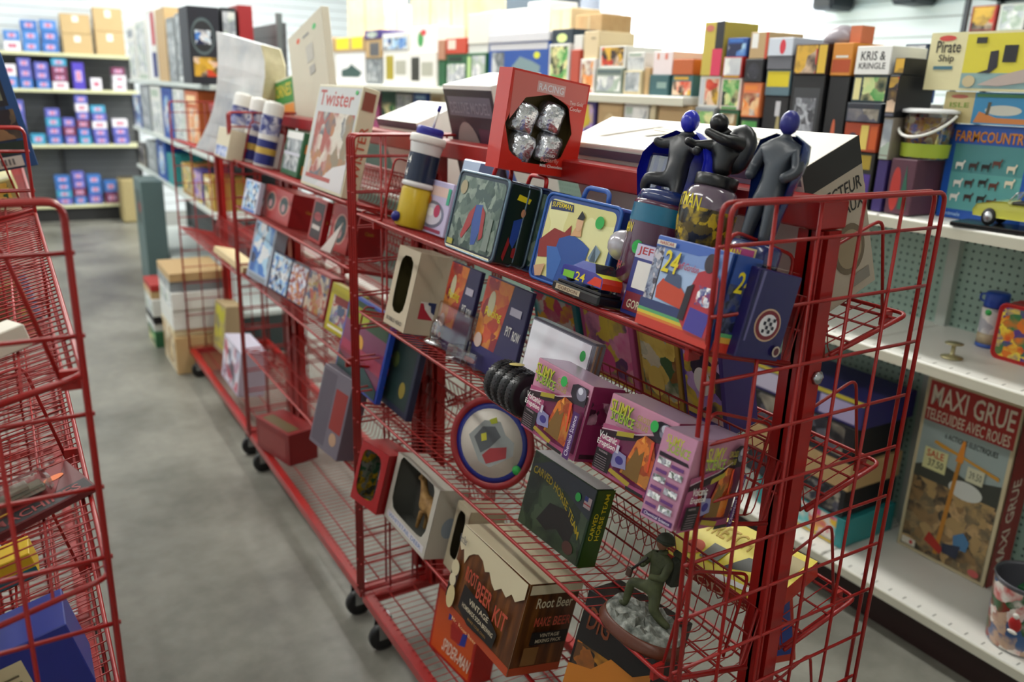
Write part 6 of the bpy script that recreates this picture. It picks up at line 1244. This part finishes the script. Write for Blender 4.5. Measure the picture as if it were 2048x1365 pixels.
# ------------------------------------------------------------------ white shelving row behind the far cart, facing the aisle
AX = .03; AY0, AY1 = 4.22, 7.6
e = empty('aisle_shelving_unit', Matrix.Translation((AX, 0, 0)), 'grey and white shelving unit with sloping view of packed shelves beyond the red carts', 'shelving unit')
q = MB(); q.box(.42, AY0, .1, .44, AY1, 1.95, GSLAT); q.build('back_panel', e)
for z in (.27, .86, 1.20, 1.6):
    q = MB(); q.bbox(0, AY0, z-.03, .42, AY1, z, M('#c8d0cc', .45), .003); q.build('shelf', e)
q = MB(); q.box(.05, AY0, 0, .42, AY1, .24, M('#3a4444', .6)); q.build('kick_plate', e)
for y in (AY0+.02, 5.3, 6.4, AY1-.02): q = MB(); q.box(.39, y-.015, 0, .42, y+.015, 2.0, M('#6c7474', .5)); q.build('upright', e)
AG = 'packages on the shelving beyond the red carts'
def aisle(zb, ym, L_, nm):
    for k, (x0, x1, yt, p, st, lab) in enumerate(L_):
        Ya = atx(x0, ym, AX+.02).y; Yb = atx(x1, ym, AX+.02).y; zt = atx((x0+x1)/2, yt, AX+.02).z
        Ya = min(Ya, AY1-.01); Yb = max(Yb, AY0+.01)
        tbox(toX(AX+.02, Ya, zb+.001), max(.03, Ya-Yb-.012), .2, zt-zb-.002, p, st, k, lab + ' on the ' + nm, AG, None)
aisle(1.6, 150, [(258, 276, 48, 'white', 0, 'pale blue and grey package, first'), (278, 298, 36, 'white', 1, 'grey blue package, second'), (300, 318, 14, 'white', [('r', 'f', .3, .05, .5, .95, M('#e8e8f0')), ('r', 'f', .6, .5, .95, .95, M('#b83040')), ('r', 'f', .5, .05, .95, .4, M('#243070'))], 'tall navy, white and red striped package, third'),
   (320, 338, 12, 'tan', 5, 'tall tan package, fourth'), (340, 356, 32, 'grey', 0, 'grey picture package, fifth'), (358, 374, 22, 'grey', 1, 'grey and black picture package, sixth')], 'top shelf beyond the carts')
aisle(1.2, 250, [(266, 284, 190, 'blue', 1, 'blue package, first'), (286, 304, 170, 'grey', 1, 'grey green package, second'), (306, 326, 172, 'white', 0, 'pale package, third'), (328, 348, 176, 'blue', 3, 'blue package, fourth'), (350, 372, 178, 'white', 1, 'pale striped package, fifth'), (374, 400, 182, 'orange', 0, 'orange and white package, sixth')], 'second shelf beyond the carts')
aisle(.86, 345, [(276, 296, 290, 'dark', 1, 'dark glassy package, first'), (298, 316, 285, 'grey', 1, 'dark grey package, second'), (318, 334, 282, 'blue', 3, 'slate blue package, third'), (336, 350, 310, 'teal', 5, 'slate teal package, fourth'), (364, 384, 330, 'gold', 1, 'purple and gold toy package, fifth'), (386, 404, 340, 'purple', 1, 'purple and yellow toy package, sixth'), (406, 424, 352, 'gold', 0, 'gold and white toy package, seventh')], 'third shelf beyond the carts')
# end cap of that row: tall boxes facing the camera
for i, (x0, x1, yt, p, st, lab) in enumerate(((378, 444, 10, '#22242e', [('e', 'f', .45, .62, .38, .24, M('#5a6a6c')), ('e', 'f', .45, .62, .34, .2, M('#2a2c30')), ('r', 'f', .2, .52, .7, .7, A('blue', 30, 2)), ('r', 'f', .1, .1, .9, .35, A('red', 20, 3))], 'dark window box with an oval of toys at the end of the row beyond'),
     (447, 478, 14, '#2c3034', 1, 'dark grey green box beside the oval window box'), (481, 511, 9, '#a02428', [('p', 'f', [(.3, .1), (.9, .2), (.7, .5), (.4, .4)], M('#c8a8a8'))], 'tall red box at the right end of the row beyond'))):
    Y = 4.24; Xa = aty(x0, 100, Y).x; Xb = aty(x1, 100, Y).x; zt = aty(x0, yt, Y).z
    Xa = max(Xa, -.06) if i == 0 else Xa
    tbox(Matrix.Translation((Xa, Y, 1.602)), Xb-Xa-.006, .25, zt-1.604, p, st, i, lab, AG)
T = Matrix.Translation((-.1, 5.6, 0.001)); tbox(toX(-.14, 6.55, .001), .42, .16, .86, '#5c7070', [('r', 'f', .2, .6, .8, .9, M('#3c4c4c')), ('e', 'f', .6, .75, .15, .05, M('#8c4038'))], 1, 'tall grey green cabinet-like case standing on the aisle floor beyond the carts', None, None, 'tall_case', 'case')
# games piled on the floor at the end of the row
PG = 'board games piled on the floor beyond the carts'
zc = [.001]*4
piles = [(4.9, -.16, .3, [('green', .1), ('white', .05), ('dark', .05), ('white', .11), ('tan', .05), ('red', .04)], 0), (4.45, -.13, .42, [('tan', .22), ('cream', .04), ('white', .12), ('white', .1), ('grey', .06), ('tan', .05)], 1)]
for (y, x, w_, L_, s) in piles:
    z = .001
    for i, (p, h) in enumerate(L_):
        tbox(toX(x - .17 + .02*((i*3) % 3), y + .012*((i*5) % 3), z), w_, .3, h-.002, p, (1, 0, 5)[i % 3], i, '%s board game box in the %s floor pile, %s from the floor' % (p if p not in ('dark',) else 'black', ['farther', 'nearer'][s], ORD[i]), PG, None, 'board_game', 'board game'); z += h
# ------------------------------------------------------------------ things at the left edge
Tn = None
NR2 = Vector((-math.sin(TH), 0, math.cos(TH))); LXc = -1.173
def onLC(k, bl, br, tl, lean=0, back=0): return frame(NR2, Vector((LXc+CW, 0, lipz(k)+.003)), bl, br, tl, lean, back)
# tall blue box leaning in the second left cart, spine towards the aisle
YB2 = 1.76
br_ = aty(77, 330, YB2); tr_ = aty(1, 104, YB2); v = (tr_-br_); h = v.length; v.normalize(); u = Vector((0, 1, 0)).cross(v)
Tm = Matrix((u, Vector((0, 1, 0)), v)).transposed().to_4x4(); W = .3; Tm.translation = br_ - u*W
carton('tall_blue_box', 'tall leaning blue box with picture panels and a white barcode at the left edge', 'box', Tm, W, .035, h, M('#1c4c84', .35), [('r', 'f', 0, 0, .9, .99, M('#14304c', .35)), ('r', 'f', .3, .55, .93, .8, M('#20242c')), ('r', 'f', .2, .6, .9, .75, art(['#20242c', '#8c8c78', '#3c5c3c', '#141820'], 30, .4, 3)), ('r', 'f', .3, .26, .95, .52, art(['#3c3028', '#8c6c4c', '#b88c50', '#5c5040', '#28242c'], 24, .4, 2)),
   ('r', 'f', .3, .13, .95, .24, M('#20342c')), ('r', 'f', .6, .02, .9, .115, M('#d0ccc4')), ('r', 'f', 0, 0, .55, .12, M('#101830')) ] + [('r', 'f', .64+.03*i, .04, .655+.03*i, .095, M('#6c6c6c')) for i in range(7)])
# red pack on the near left cart top, books farther along
LK = LV1
def flatL(k, px, py, w, d, yaw, name, lab, cat, base, items, th=.012, dz=0):
    P = hit(px, py, Vector((LXc+CW, 0, lipz(k)+.004+dz)), NR2); u = Vector((0, -1, 0)); r_ = u.cross(NR2)*-1
    T = Matrix((NR2.cross(Vector((0, 1, 0)))*-1, Vector((0, 1, 0)), NR2)).transposed().to_4x4(); T.translation = P + NR2*.002
    T = T @ Matrix.Rotation(R(yaw), 4, 'Z')
    return carton(name, lab, cat, T, w, d, th, base, items)
o = flatL(LK[1], -22, 1100, .15, .13, 14, 'car_blister_pack', 'red and black carded toy car in a clear bubble lying on the near left cart', 'blister pack', M('#5c1418', .4), [('r', 't', .02, .02, .98, .3, M('#1c1c20')), ('p', 't', [(.02, .3), (.7, .3), (.98, .98), (.02, .98)], M('#7c1c1c')), ('t', 't', 'MACHINES', .1, .08, .9, .24, M('#8c3c3c')), ('e', 't', .78, .66, .1, .07, M('#e87838')), ('r', 't', .1, .32, .3, .36, M('#d8a83c'))])
T = o.matrix_world @ Matrix.Translation((.03, .045, .0125)); q = MB(); q.bbox(0, 0, 0, .08, .045, .028, clear(), .006); q.build('bubble', o, T); 
q = MB(); q.bbox(.01, .008, .002, .07, .036, .014, M('#8c8c7c', .2, .5), .004); q.bbox(.022, .01, .014, .052, .034, .022, M('#b8b8a8', .2, .5), .004); q.build('toy_car', o, T)
o = flatL(LK[2], -30, 1480, .15, .1, 0, 'blue_book_box', 'blue box with a cream text panel low on the near left cart', 'box', M('#24348c', .35), [('r', 'f', .0, .0, .55, .8, M('#cfc8a0'))] + [('r', 'f', .08, .1+.1*i, .48, .13+.1*i, M('#6c6850')) for i in range(6)], th=.115)
flatL(LK[2], -40, 1205, .1, .07, 0, 'yellow_pack', 'yellow and teal pack standing low on the near left cart', 'pack', M('#d8b424', .4), [('r', 'f', .0, .0, 1, .4, M('#1c6c7c'))], th=.05, dz=-.0)
flatL(LK[0], -30, 735, .06, .05, 20, 'small_white_box', 'small white box corner on the top tilted shelf of the near left cart', 'box', M('#d8d4c4', .5), [], th=.03)
# books standing farther along the left carts
P, n = Vector((LXc+CW, 0, lipz(7.9)+.003)), NR2
for i, (x, y0_, w_, d_, h_, base, it, lab, nm) in enumerate(((-1.06, 2.70, .11, .05, .2, M('#5c9cd0', .4), [('tv', 'f', 'SCIENCE', .3, .1, .7, .9, M('#e0d83c')), ('r', 'f', 0, .85, 1, 1, M('#d8d8d0'))], 'blue book with yellow upright lettering at the far end of the left carts', 'book'),
      (-1.09, 2.60, .12, .05, .17, M('#a8a04c', .5), [('r', 'f', .1, .1, .9, .9, A('gold', 20, 3))], 'yellowish box behind the blue book at the left', 'box'), (-1.08, 2.45, .12, .09, .07, M('#3c5c3c', .5), [('r', 'f', .1, .1, .9, .9, A('red', 20, 4))], 'low red and green pack beneath the blue book at the left', 'pack'))):
    z = .152 if False else lipz(7.9) - math.tan(TH)*(LXc+CW-x) + .002
    T = Matrix.Translation((x, y0_-.1, z+.006)) @ Matrix.Rotation(R(-12), 4, 'Y'); carton(nm, lab, nm, T, w_, d_, h_, base, it)
T = Matrix.Translation((-1.12, 1.72, lipz(2.15)-.02)) @ Matrix.Rotation(R(-14), 4, 'Y'); carton('tan_folder', 'tan and olive folded pack below the tall blue box at the left edge', 'pack', T, .15, .25, .05, M('#b0a868', .6), [('r', 'f', .1, .1, .9, .9, A('gold', 20, 3))])
# long red box low on the near left cart, seen through the wires
